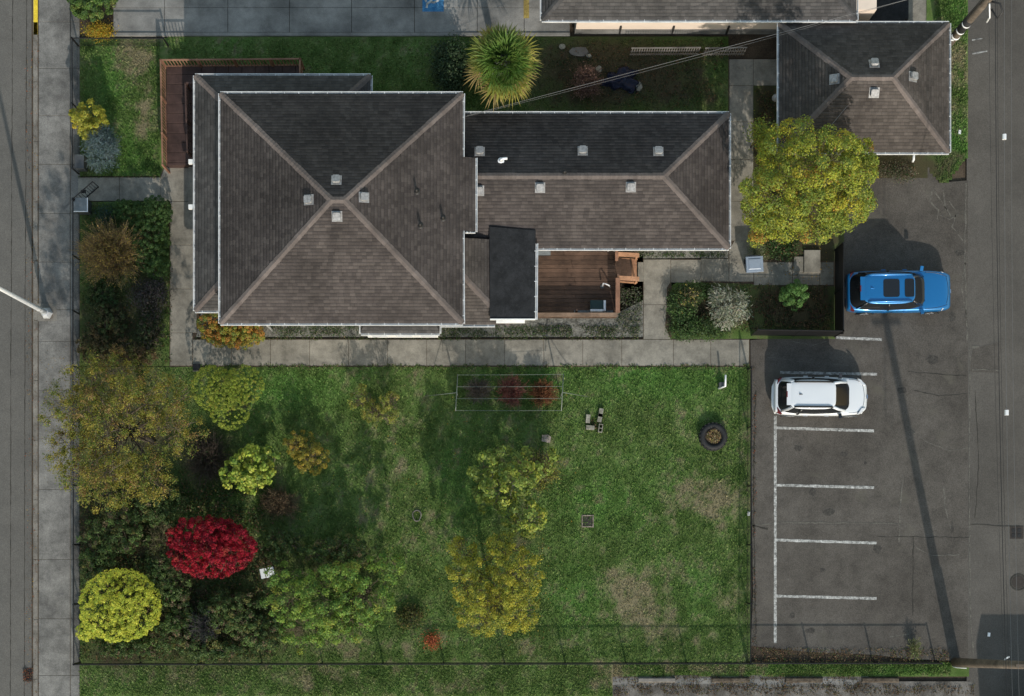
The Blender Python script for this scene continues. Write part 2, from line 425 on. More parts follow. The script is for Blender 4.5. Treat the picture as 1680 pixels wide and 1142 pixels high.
# ------------------------------------------------------------------ lawns with grown-in patches of dry grass and bare soil
def gauss_noise(x, y, seed, sc):
    r = np.random.default_rng(seed); out = np.zeros_like(x)
    for k in range(14):
        a = r.uniform(0, 2*np.pi); f = sc*r.uniform(.5, 2.2); ph = r.uniform(0, 6.28)
        out += np.sin((x*np.cos(a)+y*np.sin(a))*f+ph+1.3*np.sin((x*np.sin(a)-y*np.cos(a))*f*.7+ph*2))
    return out/14*2.2
DRY = [(1170, 815, 60, 45, .9), (1110, 840, 50, 40, .6), (1050, 990, 60, 45, .9), (1010, 950, 40, 30, .6), (1090, 1030, 45, 40, .7), (1195, 980, 35, 35, .6), (985, 925, 30, 25, .5),
       (1140, 1050, 30, 22, .7), (1225, 800, 30, 80, .4), (225, 100, 35, 40, .9), (238, 190, 22, 70, .8), (700, 850, 40, 35, .4), (640, 790, 40, 50, .35), (560, 1060, 60, 40, .4), (660, 700, 40, 30, .3),
       (520, 1110, 70, 20, .8), (300, 1115, 60, 20, .6), (760, 1125, 60, 15, .5), (1000, 1110, 40, 25, .6), (1150, 1098, 120, 8, .6), (880, 760, 30, 40, .3), (640, 1080, 90, 30, .3), (1560, 120, 30, 90, .7), (870, 1060, 60, 20, .5)]
SOIL = [(335, 750, 60, 70, .9), (460, 830, 45, 40, .7), (180, 880, 100, 100, 1.2), (330, 1020, 150, 80, 1.2), (200, 1070, 80, 30, .95), (430, 930, 60, 60, .8), (190, 620, 90, 90, .8), (230, 720, 110, 110, .8), (560, 930, 90, 50, .7),
        (850, 870, 60, 60, .5), (670, 1010, 30, 25, .5), (190, 530, 90, 90, .9), (235, 500, 45, 70, .85), (190, 400, 70, 60, .8), (145, 360, 20, 260, .5), (1000, 120, 190, 75, 1.15), (1130, 120, 60, 70, .8), (1160, 150, 30, 45, .7), (740, 110, 50, 60, .6), (1255, 260, 30, 200, 1.2), (1320, 350, 80, 130, 1.3), (1310, 500, 90, 60, 1.2), (1160, 500, 70, 50, 1), (1130, 90, 160, 26, .8), (130, 200, 14, 120, .5), (1450, 275, 110, 50, 1.4), (840, 650, 110, 30, .35)]
LUSH = [(900, 620, 100, 30, .5), (1090, 620, 140, 40, .6), (480, 640, 90, 40, .6), (1000, 830, 120, 70, .4), (950, 970, 50, 60, .5), (760, 800, 60, 80, .3), (220, 250, 40, 50, .7), (185, 140, 25, 60, .6), (1150, 980, 40, 50, .4), (1555, 250, 40, 50, .9), (1570, 20, 20, 40, .7), (1170, 110, 20, 30, .5), (1460, 1100, 90, 8, .5), (1300, 1095, 120, 8, .3)]
def field(px, py, blobs):
    f = np.zeros_like(px)
    for (bx, by, rx, ry, a) in blobs:
        f = np.maximum(f, a*np.exp(-(((px-bx)/rx)**2+((py-by)/ry)**2)))
    return f
def ground_color(px, py):
    wx, wy = (px-840)/S, (571-py)/S
    n1 = gauss_noise(wx, wy, 1, 1.1); n2 = gauss_noise(wx, wy, 2, 3.0); n3 = .55*gauss_noise(wx, wy, 3, 7.5)+.75*gauss_noise(wx, wy, 4, 15.0)
    dry = np.clip(field(px, py, DRY)*1.25-.3+.35*n1+.6*n2+.55*n3, 0, 1)
    soil = np.clip(field(px, py, SOIL)*1.5-.3+.22*n1+.22*n2+.18*n3, 0, 1)
    lush = np.clip(field(px, py, LUSH)+.18+.35*n1+.4*n2, 0, 1)
    base = np.array([.064, .108, .026]); gl = np.array([.066, .17, .03]); gd = np.array([.2, .165, .105]); so_ = np.array([.052, .04, .026])
    mid = np.array([.135, .17, .058])
    c = base+(mid-base)*np.clip(.42+.4*n1+.6*n2+.5*n3, 0, 1)[:, None]
    c = c+(gl-c)*lush[:, None]*.8
    c = c+(gd-c)*np.clip(dry*1.25, 0, 1)[:, None]*.88
    c = c+(so_-c)*soil[:, None]*.9
    return c, soil, dry
def lawn(name, x0, y0, x1, y1, z=0.0, step=5, mask=None):
    nx, ny = int((x1-x0)/step)+1, int((y1-y0)/step)+1
    X, Y = np.meshgrid(np.linspace(x0, x1, nx), np.linspace(y0, y1, ny))
    px, py = X.ravel(), Y.ravel()
    c, _, _ = ground_color(px, py)
    v = np.stack([(px-840)/S, (571-py)/S, z+.018*gauss_noise((px-840)/S, (571-py)/S, 5, 2.2)], 1)
    i = np.arange((ny-1)*(nx-1)); r = i//(nx-1)*nx+i % (nx-1)
    f = np.stack([r+nx, r+nx+1, r+1, r], 1)
    if mask is not None:
        cx, cy = px[f].mean(1), py[f].mean(1); f = f[mask(cx, cy)]
    o = mk(name, v, f, 'lawn', None, True, c); o['kind'] = 'structure'
    return o
LAWNS = [('back_lawn', 131, 602, 1231, 1086, 0.0), ('front_lawn', 131, 62, 275, 289, 0.0), ('side_yard', 275, 60, 1195, 190, -.004), ('front_bed', 131, 331, 278, 601, .0),
         ('verge_lawn', 131, 1086, 1005, 1180, -.004), ('verge_strip', 1005, 1086, 1590, 1110, -.008), ('kerbside_grass', 1520, -40, 1588, 300, 0.0), ('shrub_bed', 1236, 140.5, 1385, 428, -.006), ('fence_bed', 1092, 464, 1370, 556, -.004), ('edge_bed', 1385, 240, 1522, 292, -.012)]
def kerb_mask(cx, cy): # rounded lower end of the grass beside the garage
    return (cx > 1540-(cy > 240)*20+(np.clip(cy-262, 0, 60)**2)/60.) & (cx < 1588-np.clip(cy-255, 0, 60)*.75) | ((cy < 255) & (cx > 1520))
for (n, x0, y0, x1, y1, z) in LAWNS:
    lawn(n, x0, y0, x1, y1, z, 5, kerb_mask if n == 'kerbside_grass' else None)

# grass blades standing on the lawns (nobody could count them)
def blades(name, x0, y0, x1, y1, n, mask=None, seed=1, h=(.05, .14), z=0.0, label='short uneven grass blades covering the lawn'):
    r = np.random.default_rng(seed)
    px = r.uniform(x0, x1, n); py = r.uniform(y0, y1, n)
    c, soil, dry = ground_color(px, py)
    keep = r.uniform(0, 1, n) > soil*.85
    if mask is not None: keep &= mask(px, py)
    px, py, c, dry = px[keep], py[keep], c[keep], dry[keep]; n = len(px)
    base = np.stack([(px-840)/S, (571-py)/S, np.full(n, z)], 1)
    az = r.uniform(0, 6.283, n); ln = r.uniform(h[0], h[1], n)*(1-.35*dry); tl = r.uniform(.3, 1.2, n)
    d = np.stack([np.cos(az)*np.sin(tl), np.sin(az)*np.sin(tl), np.cos(tl)], 1)*ln[:, None]
    s = np.stack([-np.sin(az), np.cos(az), np.zeros(n)], 1)*r.uniform(.01, .028, n)[:, None]
    v = np.stack([base-s, base+s, base+d+s*.5, base+d-s*.5], 1).reshape(-1, 3)
    f = np.arange(4*n).reshape(-1, 4)
    cc = c*(r.uniform(.7, 1.6, (n, 1))+.35*(r.uniform(0, 1, (n, 1)) < .12))*np.array([1.05, 1.08, 1.0])
    cc += (r.uniform(0, 1, (n, 1)) < .07)*np.array([.08, .07, .035])
    o = mk(name, v, f, 'grass_blade', None, False, np.repeat(cc, 4, 0))
    return tag(o, label, 'grass', None, 'stuff')
blades('grass', 133, 604, 1229, 1085, 150000, None, 11)
blades('grass', 133, 64, 262, 288, 12000, None, 12, label='short grass on the small fenced front lawn')
blades('grass', 275, 64, 1192, 185, 26000, None, 13, label='shaded grass in the yard behind the house')
blades('grass', 133, 332, 277, 600, 7000, None, 14, label='rough grass between the front garden shrubs')
blades('grass', 132, 1092, 1003, 1142, 22000, None, 15, label='grass verge outside the bottom wire fence')
blades('grass', 1006, 1088, 1560, 1107, 9000, None, 16, label='grass strip between the two parking lots')
blades('grass', 1534, 0, 1586, 300, 9000, kerb_mask, 17, label='grass beside the small hip roofed garage')
# ground-cover weeds beside the house wall
def weeds(name, x0, y0, x1, y1, n, pal, seed, size=(.04, .1), label='', zmax=.12, matn='leaf'):
    r = np.random.default_rng(seed)
    px = r.uniform(x0, x1, n); py = r.uniform(y0, y1, n)
    k = gauss_noise((px-840)/S, (571-py)/S, seed, 4)
    ed = np.minimum.reduce([(px-x0), (x1-px), (py-y0), (y1-py)])/max(6., .22*min(x1-x0, y1-y0))
    keep = (k > -.35+r.uniform(-.3, .3, n)) & (r.uniform(0, 1, n) < ed+.12+.35*k); px, py = px[keep], py[keep]; n = len(px)
    c0 = np.stack([(px-840)/S, (571-py)/S, r.uniform(.01, zmax, n)], 1)
    return leaves_mesh(name, c0, np.tile([0, 0, 1.], (n, 1)), size, pal, r, .7, .55, None, label, matn)
def leaves_mesh(name, pos, nrm, size, pal, r, jitter=.8, aspect=.55, parent=None, label=None, matn='leaf', colidx=None, outward=None, dens=1):
    """many small pointed leaves; every leaf is a real face with its own tilt and pigment"""
    n = len(pos)
    nn = nrm+r.normal(0, jitter, (n, 3)); nn /= np.linalg.norm(nn, axis=1)[:, None]+1e-9
    if outward is not None:
        a = outward+r.normal(0, .35, (n, 3))
    else: a = r.normal(0, 1, (n, 3))
    t = a-nn*(a*nn).sum(1)[:, None]; t /= np.linalg.norm(t, axis=1)[:, None]+1e-9
    b = np.cross(nn, t)
    ln = r.uniform(size[0], size[1], n)[:, None]; w = ln*aspect
    fold = nn*ln*.12
    v = np.stack([pos-t*ln*.5, pos+b*w*.5+fold, pos+t*ln*.5, pos-b*w*.5+fold], 1).reshape(-1, 3)
    f = np.arange(4*n).reshape(-1, 4)
    cols = np.array([p[0] for p in pal]); wts = np.array([p[1] for p in pal], float); wts /= wts.sum()
    ci = colidx if colidx is not None else r.choice(len(pal), n, p=wts)
    if parent is not None: cols = cols*1.38
    c = cols[ci]*r.uniform(.72, 1.3, (n, 1))*(1+r.normal(0, .06, (n, 3)))
    o = mk(name, v, f, matn, parent, False, np.repeat(np.clip(c, .002, .9), 4, 0))
    if parent is None: tag(o, label, 'plant', None, 'stuff')
    return o

DKG = (.028, .055, .018); MDG = (.055, .1, .028); LTG = (.12, .17, .04); YGR = (.21, .23, .035); YEL = (.34, .27, .03); GLD = (.36, .22, .025); ORG = (.32, .13, .03)
BRN = (.13, .08, .04); TAN = (.24, .18, .1); OLV = (.11, .11, .03); RED = (.27, .009, .02); DRD = (.1, .006, .014); RUS = (.26, .07, .025)
weeds('ground_cover', 430, 533, 1050, 553, 9000, [(MDG, 4), (DKG, 3), ((.13, .13, .07), 2), ((.2, .19, .14), 1.5)], 21, label='low weeds along the foot of the house wall')
weeds('ground_cover', 1045, 412, 1190, 423, 1200, [(MDG, 3), (DKG, 3), ((.2, .2, .15), 2)], 22, label='pale weeds between path and rear wing')
weeds('ground_cover', 1006, 470, 1054, 552, 2200, [((.13, .14, .09), 3), (MDG, 2), ((.2, .2, .15), 3)], 23, label='weedy gravel beside the back deck stairs')
weeds('ground_cover', 132, 770, 450, 1084, 42000, [((.042, .075, .025), 5), ((.07, .115, .035), 3), ((.15, .1, .055), 2.5), (OLV, 2)], 24, (.06, .16), 'dark ivy and ground cover under the corner shrubs', .3)
weeds('ground_cover', 1095, 466, 1366, 548, 6000, [(DKG, 4), (BRN, 3), ((.06, .03, .025), 2)], 25, (.05, .12), 'dark ground cover inside the black corner fence', .15)
weeds('ground_cover', 1238, 145, 1275, 420, 3000, [(DKG, 3), (BRN, 4), (OLV, 2)], 26, (.05, .12), 'brown ground cover beside the side path', .12)
weeds('ground_cover', 133, 335, 276, 598, 4500, [(DKG, 4), (BRN, 3), (OLV, 2)], 27, (.05, .12), 'low ground cover in the front shrub bed', .15)
weeds('ground_cover', 900, 66, 1190, 180, 4500, [(DKG, 4), (BRN, 4), ((.07, .05, .03), 2)], 28, (.05, .12), 'dark weeds in the shaded yard behind the wing', .12)
weeds('ground_cover', 1432, 268, 1500, 292, 900, [(BRN, 3), ((.12, .11, .07), 3), (DKG, 2)], 29, (.05, .12), 'dry weeds at the foot of the garage wall', .2)
weeds('ground_cover', 1234, 1062, 1560, 1092, 3000, [(BRN, 5), (TAN, 2), (MDG, 2)], 30, (.04, .1), 'brown leaf litter along the parking lot end', .06)
weeds('ground_cover', 1005, 1122, 1600, 1142, 3500, [(BRN, 5), ((.07, .05, .03), 4), (OLV, 2)], 31, (.04, .1), 'dead leaves piled on the lower lot', .05)
weeds('ground_cover', 1233, 600, 1242, 1060, 1300, [(BRN, 4), (DKG, 2), (RUS, 1)], 32, (.03, .08), 'leaf litter along the parking lot edge', .05)
weeds('fallen_leaves', 40, 60, 66, 1140, 1500, [(BRN, 4), (RUS, 2), (GLD, 1)], 33, (.03, .08), 'fallen leaves gathered in the street gutter', .03)
weeds('fallen_leaves', 66, 560, 130, 800, 500, [(GLD, 2), (BRN, 3), (TAN, 2)], 34, (.03, .07), 'yellow leaves fallen on the sidewalk', .09)
weeds('fallen_leaves', 150, 620, 980, 1080, 2600, [(BRN, 3), (TAN, 2), (GLD, 2)], 35, (.04, .09), 'scattered fallen leaves on the lawn', .14)

weeds('fallen_leaves', 720, 870, 910, 1075, 900, [(GLD, 3), ((.3, .24, .06), 3), (BRN, 2)], 37, (.04, .09), 'yellow leaves fallen round the golden tree', .13)
weeds('fallen_leaves', 130, 590, 340, 850, 1400, [(GLD, 2), (TAN, 3), (BRN, 3)], 38, (.04, .09), 'dull leaves fallen round the large street tree', .13)
weeds('fallen_leaves', 1236, 400, 1380, 470, 350, [(GLD, 3), (BRN, 3)], 39, (.04, .09), 'yellow leaves fallen on the path under the maple', .06)
weeds('grass_edge', 318, 597, 1229, 607, 5200, [((.07, .13, .03), 4), ((.12, .16, .05), 3), (TAN, 1)], 51, (.05, .11), 'ragged grass edge creeping over the long path', .07)
weeds('grass_edge', 318, 550, 1050, 559, 2600, [((.07, .12, .03), 4), ((.12, .14, .06), 3), (TAN, 1)], 52, (.04, .09), 'ragged weed edge on the house side of the path', .05)
weeds('grass_edge', 127, 286, 268, 293, 600, [((.07, .13, .03), 4), (TAN, 2)], 53, (.04, .09), 'ragged lawn edge beside the gate path', .05)
weeds('grass_edge', 270, 330, 283, 600, 1200, [(DKG, 3), (MDG, 3), (BRN, 2)], 54, (.04, .09), 'ragged bed edge beside the front path', .06)
# ------------------------------------------------------------------ painted bay lines, cracks and ironwork on the asphalt
ln_i = 0
def strip(name, pts, w, z, mat, parent, wob=.0, seed=0):
    r = random.Random(seed); mb = MB(); L_ = []
    P_ = [P(*p) for p in pts]; Q = []
    for a, b2 in zip(P_, P_[1:]):
        k = max(2, int((b2-a).length/.22))
        Q += [a.lerp(b2, i/k) for i in range(k)]
    Q.append(P_[-1])
    for i, q in enumerate(Q):
        d = (Q[min(i+1, len(Q)-1)]-Q[max(i-1, 0)]).normalized(); n = Vector((-d.y, d.x, 0))
        ww = w*(1+r.uniform(-1, 1)*(.6 if wob else .16))/2; off = n*r.uniform(-wob, wob)
        L_ += [Vector((q.x, q.y, z))+off-n*ww, Vector((q.x, q.y, z))+off+n*ww]
    mb.add(L_, [(2*i, 2*i+2, 2*i+3, 2*i+1) for i in range(len(Q)-1)])
    return mb.build(name, mat, parent)
for i, (a, b2, mt) in enumerate([((1272, 682), (1272, 1055), 'paint_white'), ((1372, 554), (1447, 557), 'paint_white'), ((1280, 611), (1439, 614), 'paint_white_worn'), ((1274, 702), (1434, 707), 'paint_white'),
                                 ((1274, 796), (1434, 800), 'paint_white'), ((1274, 886), (1438, 891), 'paint_white'), ((1274, 978), (1438, 982), 'paint_white')]):
    o = strip('bay_line', [a, b2], .125, -.008, mt, lot, 0, i)
for i, (pts, w, mt) in enumerate([([(1240, 862), (1290, 857), (1478, 859)], .05, 'crack_fill'), ([(1482, 780), (1477, 830), (1475, 890)], .05, 'crack_fill'), ([(1499, 880), (1497, 1010)], .045, 'crack_dark'), ([(1500, 893), (1505, 900), (1530, 912), (1574, 910)], .04, 'crack_fill'),
                                  ([(1440, 880), (1590, 882)], .03, 'crack_dark'), ([(1592, 560), (1590, 780), (1592, 1000), (1597, 1075)], .05, 'crack_fill'), ([(1585, 300), (1583, 420), (1588, 560)], .06, 'crack_fill'), ([(1530, 310), (1545, 330), (1560, 355)], .07, 'crack_fill'), ([(1548, 312), (1552, 345)], .05, 'crack_fill'),
                                  ([(1490, 610), (1585, 617)], .03, 'crack_dark'), ([(1558, 330), (1570, 350), (1562, 372), (1580, 395)], .05, 'crack_fill'), ([(1540, 352), (1558, 360), (1572, 352)], .045, 'crack_fill'), ([(1530, 312), (1526, 330), (1540, 345), (1538, 362)], .05, 'crack_fill'), ([(1585, 420), (1578, 470), (1586, 520)], .04, 'crack_fill'), ([(1500, 640), (1540, 650), (1588, 646)], .025, 'crack_dark'), ([(1484, 700), (1520, 725), (1560, 740), (1590, 735)], .03, 'crack_fill'), ([(1548, 800), (1552, 840), (1560, 868)], .05, 'crack_fill'), ([(1600, 640), (1606, 760), (1600, 850)], .025, 'crack_dark'), ([(1260, 586), (1330, 595), (1395, 600)], .025, 'crack_fill'), ([(1300, 560), (1335, 566), (1356, 560)], .03, 'crack_fill'), ([(1233, 862), (1260, 868)], .08, 'crack_dark'), ([(1460, 1045), (1492, 1040)], .05, 'crack_fill'), ([(1595, 606), (1640, 608)], .04, 'crack_fill'), ([(1594, 570), (1606, 569)], .1, 'crack_fill'), ([(1595, 66), (1612, 64)], .06, 'paint_white_worn'), ([(1595, 88), (1620, 84)], .06, 'paint_white_worn'), ([(1590, 860), (1680, 864)], .03, 'crack_dark'), ([(1240, 640), (1236, 800), (1240, 1040)], .05, 'crack_dark')]):
    strip('crack', pts, w, -.0085, mt, lot, .025, 40+i)
for x, y0, y1 in ((20, -20, 1160), (43, -20, 1160)):
    strip('crack', [(x, y0), (x-3, y1/2), (x-4, y1)], .03, -.078, 'crack_dark', bpy.data.objects['road'], .012, x)
# patched asphalt
sheet('asphalt_patch', [(1590, 610), (1640, 612), (1642, 560), (1596, 572)], -.0145, 'asphalt_lot')
sheet('asphalt_patch', [(1232, 1060), (1498, 1064), (1498, 862), (1240, 860)], -.012, 'asphalt_lot')
def stain(px, py, rx, ry, seed, z=-.0075, mat='crack_dark'):
    r = random.Random(seed); c = P(px, py)
    pts = [(c.x+rx/S*math.cos(a)*r.uniform(.7, 1.15), c.y+ry/S*math.sin(a)*r.uniform(.7, 1.15)) for a in [2*math.pi*k/18 for k in range(18)]]
    o = mk('oil_stain', [(x, y, z) for x, y in pts], [tuple(range(18))], mat, lot)
for i, (px, py, rx, ry) in enumerate(((1333, 808, 6, 7), (1562, 868, 3, 6), (1384, 745, 7, 4), (1350, 935, 5, 4), (1562, 520, 6, 9), (1300, 1010, 5, 5), (1420, 760, 3, 3), (1310, 735, 9, 5), (1360, 840, 10, 6), (1330, 1035, 8, 5), (1480, 640, 8, 6), (1530, 590, 10, 8), (1575, 415, 9, 5), (1440, 900, 7, 9), (1395, 660, 4, 4))): stain(px, py, rx, ry, 80+i, -.0095+.0001*i, 'oil_dark')
# storm drain grate and manhole
d0 = thing('storm_drain', 'rusty square storm drain grate set in the alley asphalt', 'drain', P(1668, 874))
MB().span(P(1657, 884, -.018), P(1679, 864, -.012)).build('frame', 'iron', d0)
for i in range(2):
    for j in range(2):
        a = P(1660+i*9, 873-j*8+9); piece('grate', (a.x+.1, a.y+.1, -.008), (.2, .19, .02), 'rubber', d0)
mh = thing('manhole_cover', 'round brown manhole cover in the alley asphalt', 'manhole', P(1671, 955))
MB().lathe([(0.0, -.006), (.3, -.006), (.31, -.016)], P(1671, 955), 28).build('lid', 'iron', mh)
MB().lathe([(.33, -.016), (.34, -.008), (.4, -.008), (.42, -.018)], P(1671, 955), 28).build('rim', 'crack_dark', mh)
d1 = thing('street_drain', 'leaf clogged street drain grate beside the kerb', 'drain', P(46, 1108, -.08))
MB().span(P(38, 1118, -.085), P(53, 1096, -.07)).build('frame', 'iron', d1)
for j in range(5):
    a = P(45.5, 1099+j*4); piece('grate_bar', (a.x, a.y, -.064), (.36, .05, .02), 'rubber', d1)
weeds('fallen_leaves', 37, 1094, 56, 1124, 160, [(BRN, 3), (RUS, 3)], 36, (.04, .1), 'dead leaves heaped on the street drain', .05)
# wheel stops of the lower lot
for i, x in enumerate((1046, 1167, 1288, 1413)):
    o = MB()
    a, b2 = P(x, 1120), P(x+62, 1111)
    o.add([(a.x, a.y, -.01), (b2.x, a.y, -.01), (b2.x, b2.y, -.01), (a.x, b2.y, -.01), (a.x+.04, a.y+.06, .13), (b2.x-.04, a.y+.06, .13), (b2.x-.04, b2.y-.06, .13), (a.x+.04, b2.y-.06, .13)],
          [(4, 5, 6, 7), (0, 1, 5, 4), (1, 2, 6, 5), (2, 3, 7, 6), (3, 0, 4, 7)])
    tag(o.build('wheel_stop', 'grey_wood' if i == 0 else 'bark'), 'pale weathered wheel stop at the grassy end of the lower lot' if i == 0 else ('dark wheel stop beside the pale one, facing the lawn fence corner', 'dark wheel stop on the lower lot facing the painted bay end', 'dark wheel stop on the lower lot closest to the alley')[i-1], 'wheel stop', 'wheel stops of the lower lot')
sheet('concrete_strip', [(1004, 1124), (1008, 1113), (1040, 1111), (1110, 1114), (1180, 1112), (1260, 1115), (1340, 1112), (1410, 1116), (1398, 1125), (1330, 1121), (1240, 1131), (1190, 1120), (1130, 1123), (1090, 1118), (1060, 1129), (1030, 1121)], -.0085, 'concrete_pad')
weeds('fallen_leaves', 1003, 1104, 1420, 1132, 2600, [(BRN, 4), ((.07, .05, .03), 4), (OLV, 2), (TAN, 1)], 62, (.04, .1), 'dead leaves caught along the wheel stops', .04)

# ------------------------------------------------------------------ roofs
def roof_slope(parent, poly, mat, deck=True, lift=0.0, rowh=.15, tabw=.24, name='shingles'):
    """poly: convex 3-D polygon, first edge is the eave (low edge). Lays every shingle tab as its own little slab."""
    A, B = Vector(poly[0]), Vector(poly[1])
    n = None
    for k in range(2, len(poly)):
        n = (B-A).cross(Vector(poly[k])-A)
        if n.length > 1e-6: break
    n.normalize()
    if n.z < 0: n = -n
    u = (B-A).normalized(); v = n.cross(u)
    if v.z < 0: u = -u; v = n.cross(u)
    st = [((Vector(p)-A).dot(u), (Vector(p)-A).dot(v)) for p in poly]
    tmax = max(t for s, t in st); tmin = min(t for s, t in st)
    def rng_at(t):
        xs = []
        for (s0, t0), (s1, t1) in zip(st, st[1:]+st[:1]):
            if abs(t1-t0) < 1e-9: 
                if abs(t-t0) < 1e-6: xs += [s0, s1]
                continue
            k = (t-t0)/(t1-t0)
            if -1e-6 <= k <= 1+1e-6: xs.append(s0+(s1-s0)*k)
        return (min(xs), max(xs)) if xs else None
    V = []; F = []
    r = random.Random(int(abs(A.x*131+A.y*71+B.x*17)*10))
    t = tmin; row = 0
    while t < tmax-.01:
        t1 = min(t+rowh, tmax-1e-4)
        r0, r1 = rng_at(t+1e-4), rng_at(t1)
        if r0 and r1:
            s = r0[0]-(row % 2)*tabw*.5-r.uniform(0, tabw*.4)
            lo, hi = min(r0[0], r1[0]), max(r0[1], r1[1])
            s = lo-r.uniform(0, tabw)
            while s < hi:
                w = tabw*r.uniform(.75, 1.25)
                a, b2 = s+.003, s+w-.003
                q = [max(a, r0[0]), min(b2, r0[1]), min(b2, r1[1]), max(a, r1[0])]
                if q[1]-q[0] > .01 or q[2]-q[3] > .01:
                    if q[1] < q[0]: q[0] = q[1] = (q[0]+q[1])/2
                    if q[2] < q[3]: q[2] = q[3] = (q[2]+q[3])/2
                    lf = r.uniform(.014, .022)+lift
                    up = .004+lift
                    b0 = A+u*q[0]+v*t; b1 = A+u*q[1]+v*t; c1 = A+u*q[2]+v*t1; c0 = A+u*q[3]+v*t1
                    k = len(V)
                    b0 += v*.013; b1 += v*.013
                    V += [b0+n*lf, b1+n*lf, c1+n*up, c0+n*up, b0, b1]
                    F += [(k, k+1, k+2, k+3), (k+4, k+5, k+1, k)]
                s += w
        t = t1 if t1 > t else t+rowh; row += 1
    o = mk(name, np.array([tuple(p) for p in V]), np.array(F), mat, parent)
    o['kind'] = 'stuff'
    return o
def ridge_cap(parent, p, q, n1, n2, mat='ridge_tan', w=.14):
    p, q = Vector(p), Vector(q); h = (q-p); L_ = h.length; h.normalize()
    ds = []
    for n in (n1, n2):
        n = Vector(n).normalized()
        d = n.cross(h).normalized()
        if d.z > 0: d = -d
        if abs(d.z) < 1e-4: pass
        ds.append((d, n))
    # keep the two wings on opposite sides
    if ds[0][0].dot(ds[1][0]) > .9: ds[1] = (-ds[0][0], ds[1][1])
    V = []; F = []; k = int(L_/.17)
    for i in range(k):
        a = p+h*(L_*i/k); b2 = p+h*(L_*(i+1)/k+.02)
        up = (ds[0][1]+ds[1][1]).normalized()
        c = len(V); j = random.uniform(-.012, .012)
        V += [a+ds[0][0]*(w+j)+ds[0][1]*.034, a+up*.05, a+ds[1][0]*(w+j)+ds[1][1]*.034,
              b2+ds[0][0]*(w+j)+ds[0][1]*.024, b2+up*.036, b2+ds[1][0]*(w+j)+ds[1][1]*.024]
        F += [(c, c+1, c+4, c+3), (c+1, c+2, c+5, c+4)]
    o = mk('ridge_cap', V, F, mat, parent); o['kind'] = 'stuff'; return o
def nrm(a, b2, c):
    n = (Vector(b2)-Vector(a)).cross(Vector(c)-Vector(a)).normalized()
    return n if n.z > 0 else -n
def gutter(parent, pts, out, zoff=0.0, w=.09, lip=.03, name='gutter', hang=.62):
    """open U channel along an eave polyline; out = outward direction per segment"""
    mb = MB(); hb = MB()
    for (a, b2), o in zip(zip(pts, pts[1:]), out):
        a, b2, o = Vector(a), Vector(b2), Vector(o).normalized()
        d = (b2-a).normalized(); up = Vector((0, 0, 1))
        a = a-d*0.0; 
        def bar(off, zc, ww, hh):
            mb.beam(a+o*off+up*(zc+zoff), b2+o*off+up*(zc+zoff), ww, hh)
        bar(w-lip/2, -.045, lip, .12); bar(w/2-.01, -.1, w-lip, .012); bar(.004, -.06, .012, .09)
        k = max(1, int((b2-a).length/hang))
        for i in range(k):
            c = a+d*((i+.5)*(b2-a).length/k)+o*(w/2)+up*(zoff+.012)
            hb.beam(c-o*(w/2+.05), c+o*(w/2), .035, .012)
    g_ = mb.build(name, 'gutter_white', parent); hb.build('hanger', 'gutter_white', g_)['kind'] = 'stuff'; return g_
def roof_vent(parent, pos, n, out):
    """low square metal roof vent with a flashing skirt"""
    pos = Vector(pos); n = Vector(n).normalized(); out = Vector(out)
    v = (out-n*out.dot(n)).normalized(); u = v.cross(n).normalized()
    M = Matrix((u, v, n)).transposed()
    mb = MB(); 
    mb.box(pos+n*.024, (.46, .46, .012), tilt=M)
    base = mb.build('roof_vent', 'vent_metal', parent)
    hb = MB(); h = .17
    a, b2 = .15, .17
    c = pos+n*.03
    ring = lambda hw, hl, z, sh=0: [c+u*(x*hw)+v*(y*hl+sh)+n*z for x, y in ((-.7, -1), (.7, -1), (1, -.7), (1, .7), (.7, 1), (-.7, 1), (-1, .7), (-1, -.7))]
    r0, r1, r2, r3 = ring(.13, .13, 0), ring(.13, .13, .09), ring(.185, .185, .09), ring(.17, .17, h)
    vs = r0+r1+r2+r3; fs = []
    for l in range(3):
        for k in range(8): fs.append((l*8+k, l*8+(k+1) % 8, (l+1)*8+(k+1) % 8, (l+1)*8+k))
    fs.append(tuple(range(24, 32)))
    hb.add(vs, fs); hb.build('hood', 'vent_metal', base)
    return base
def vent_pipe(parent, pos, h=.4, r=.055, mat='pipe_dark', name='vent_pipe', bend=None):
    pos = Vector(pos); mb = MB()
    if bend is None: mb.tube([pos-Vector((0, 0, .1)), pos+Vector((0, 0, h))], r, 10)
    else: mb.tube([pos-Vector((0, 0, .1)), pos+Vector((0, 0, h)), pos+Vector((0, 0, h+.06))+bend*.3, pos+Vector((0, 0, h+.05))+bend], r, 10)
    mb.lathe([(r+.09, .03), (r+.03, .06), (r+.01, .12)], pos, 12)
    return mb.build(name, mat, parent, True)
def on_slope(px, py, a, n):
    """photo pixel -> point on a slope plane through a with normal n"""
    c = Vector((CX, CY, H)); d = P(px, py, 0)-c
    n = Vector(n); t = (Vector(a)-c).dot(n)/d.dot(n)
    return c+d*t
def wall_prism(parent, pts, z0, z1, mat, name='wall'):
    o = MB().prism(pts, z0, z1).build(name, mat, parent)
    import bmesh
    bm = bmesh.new(); bm.from_mesh(o.data); bmesh.ops.recalc_face_normals(bm, faces=bm.faces); bm.to_mesh(o.data); bm.free()
    return o
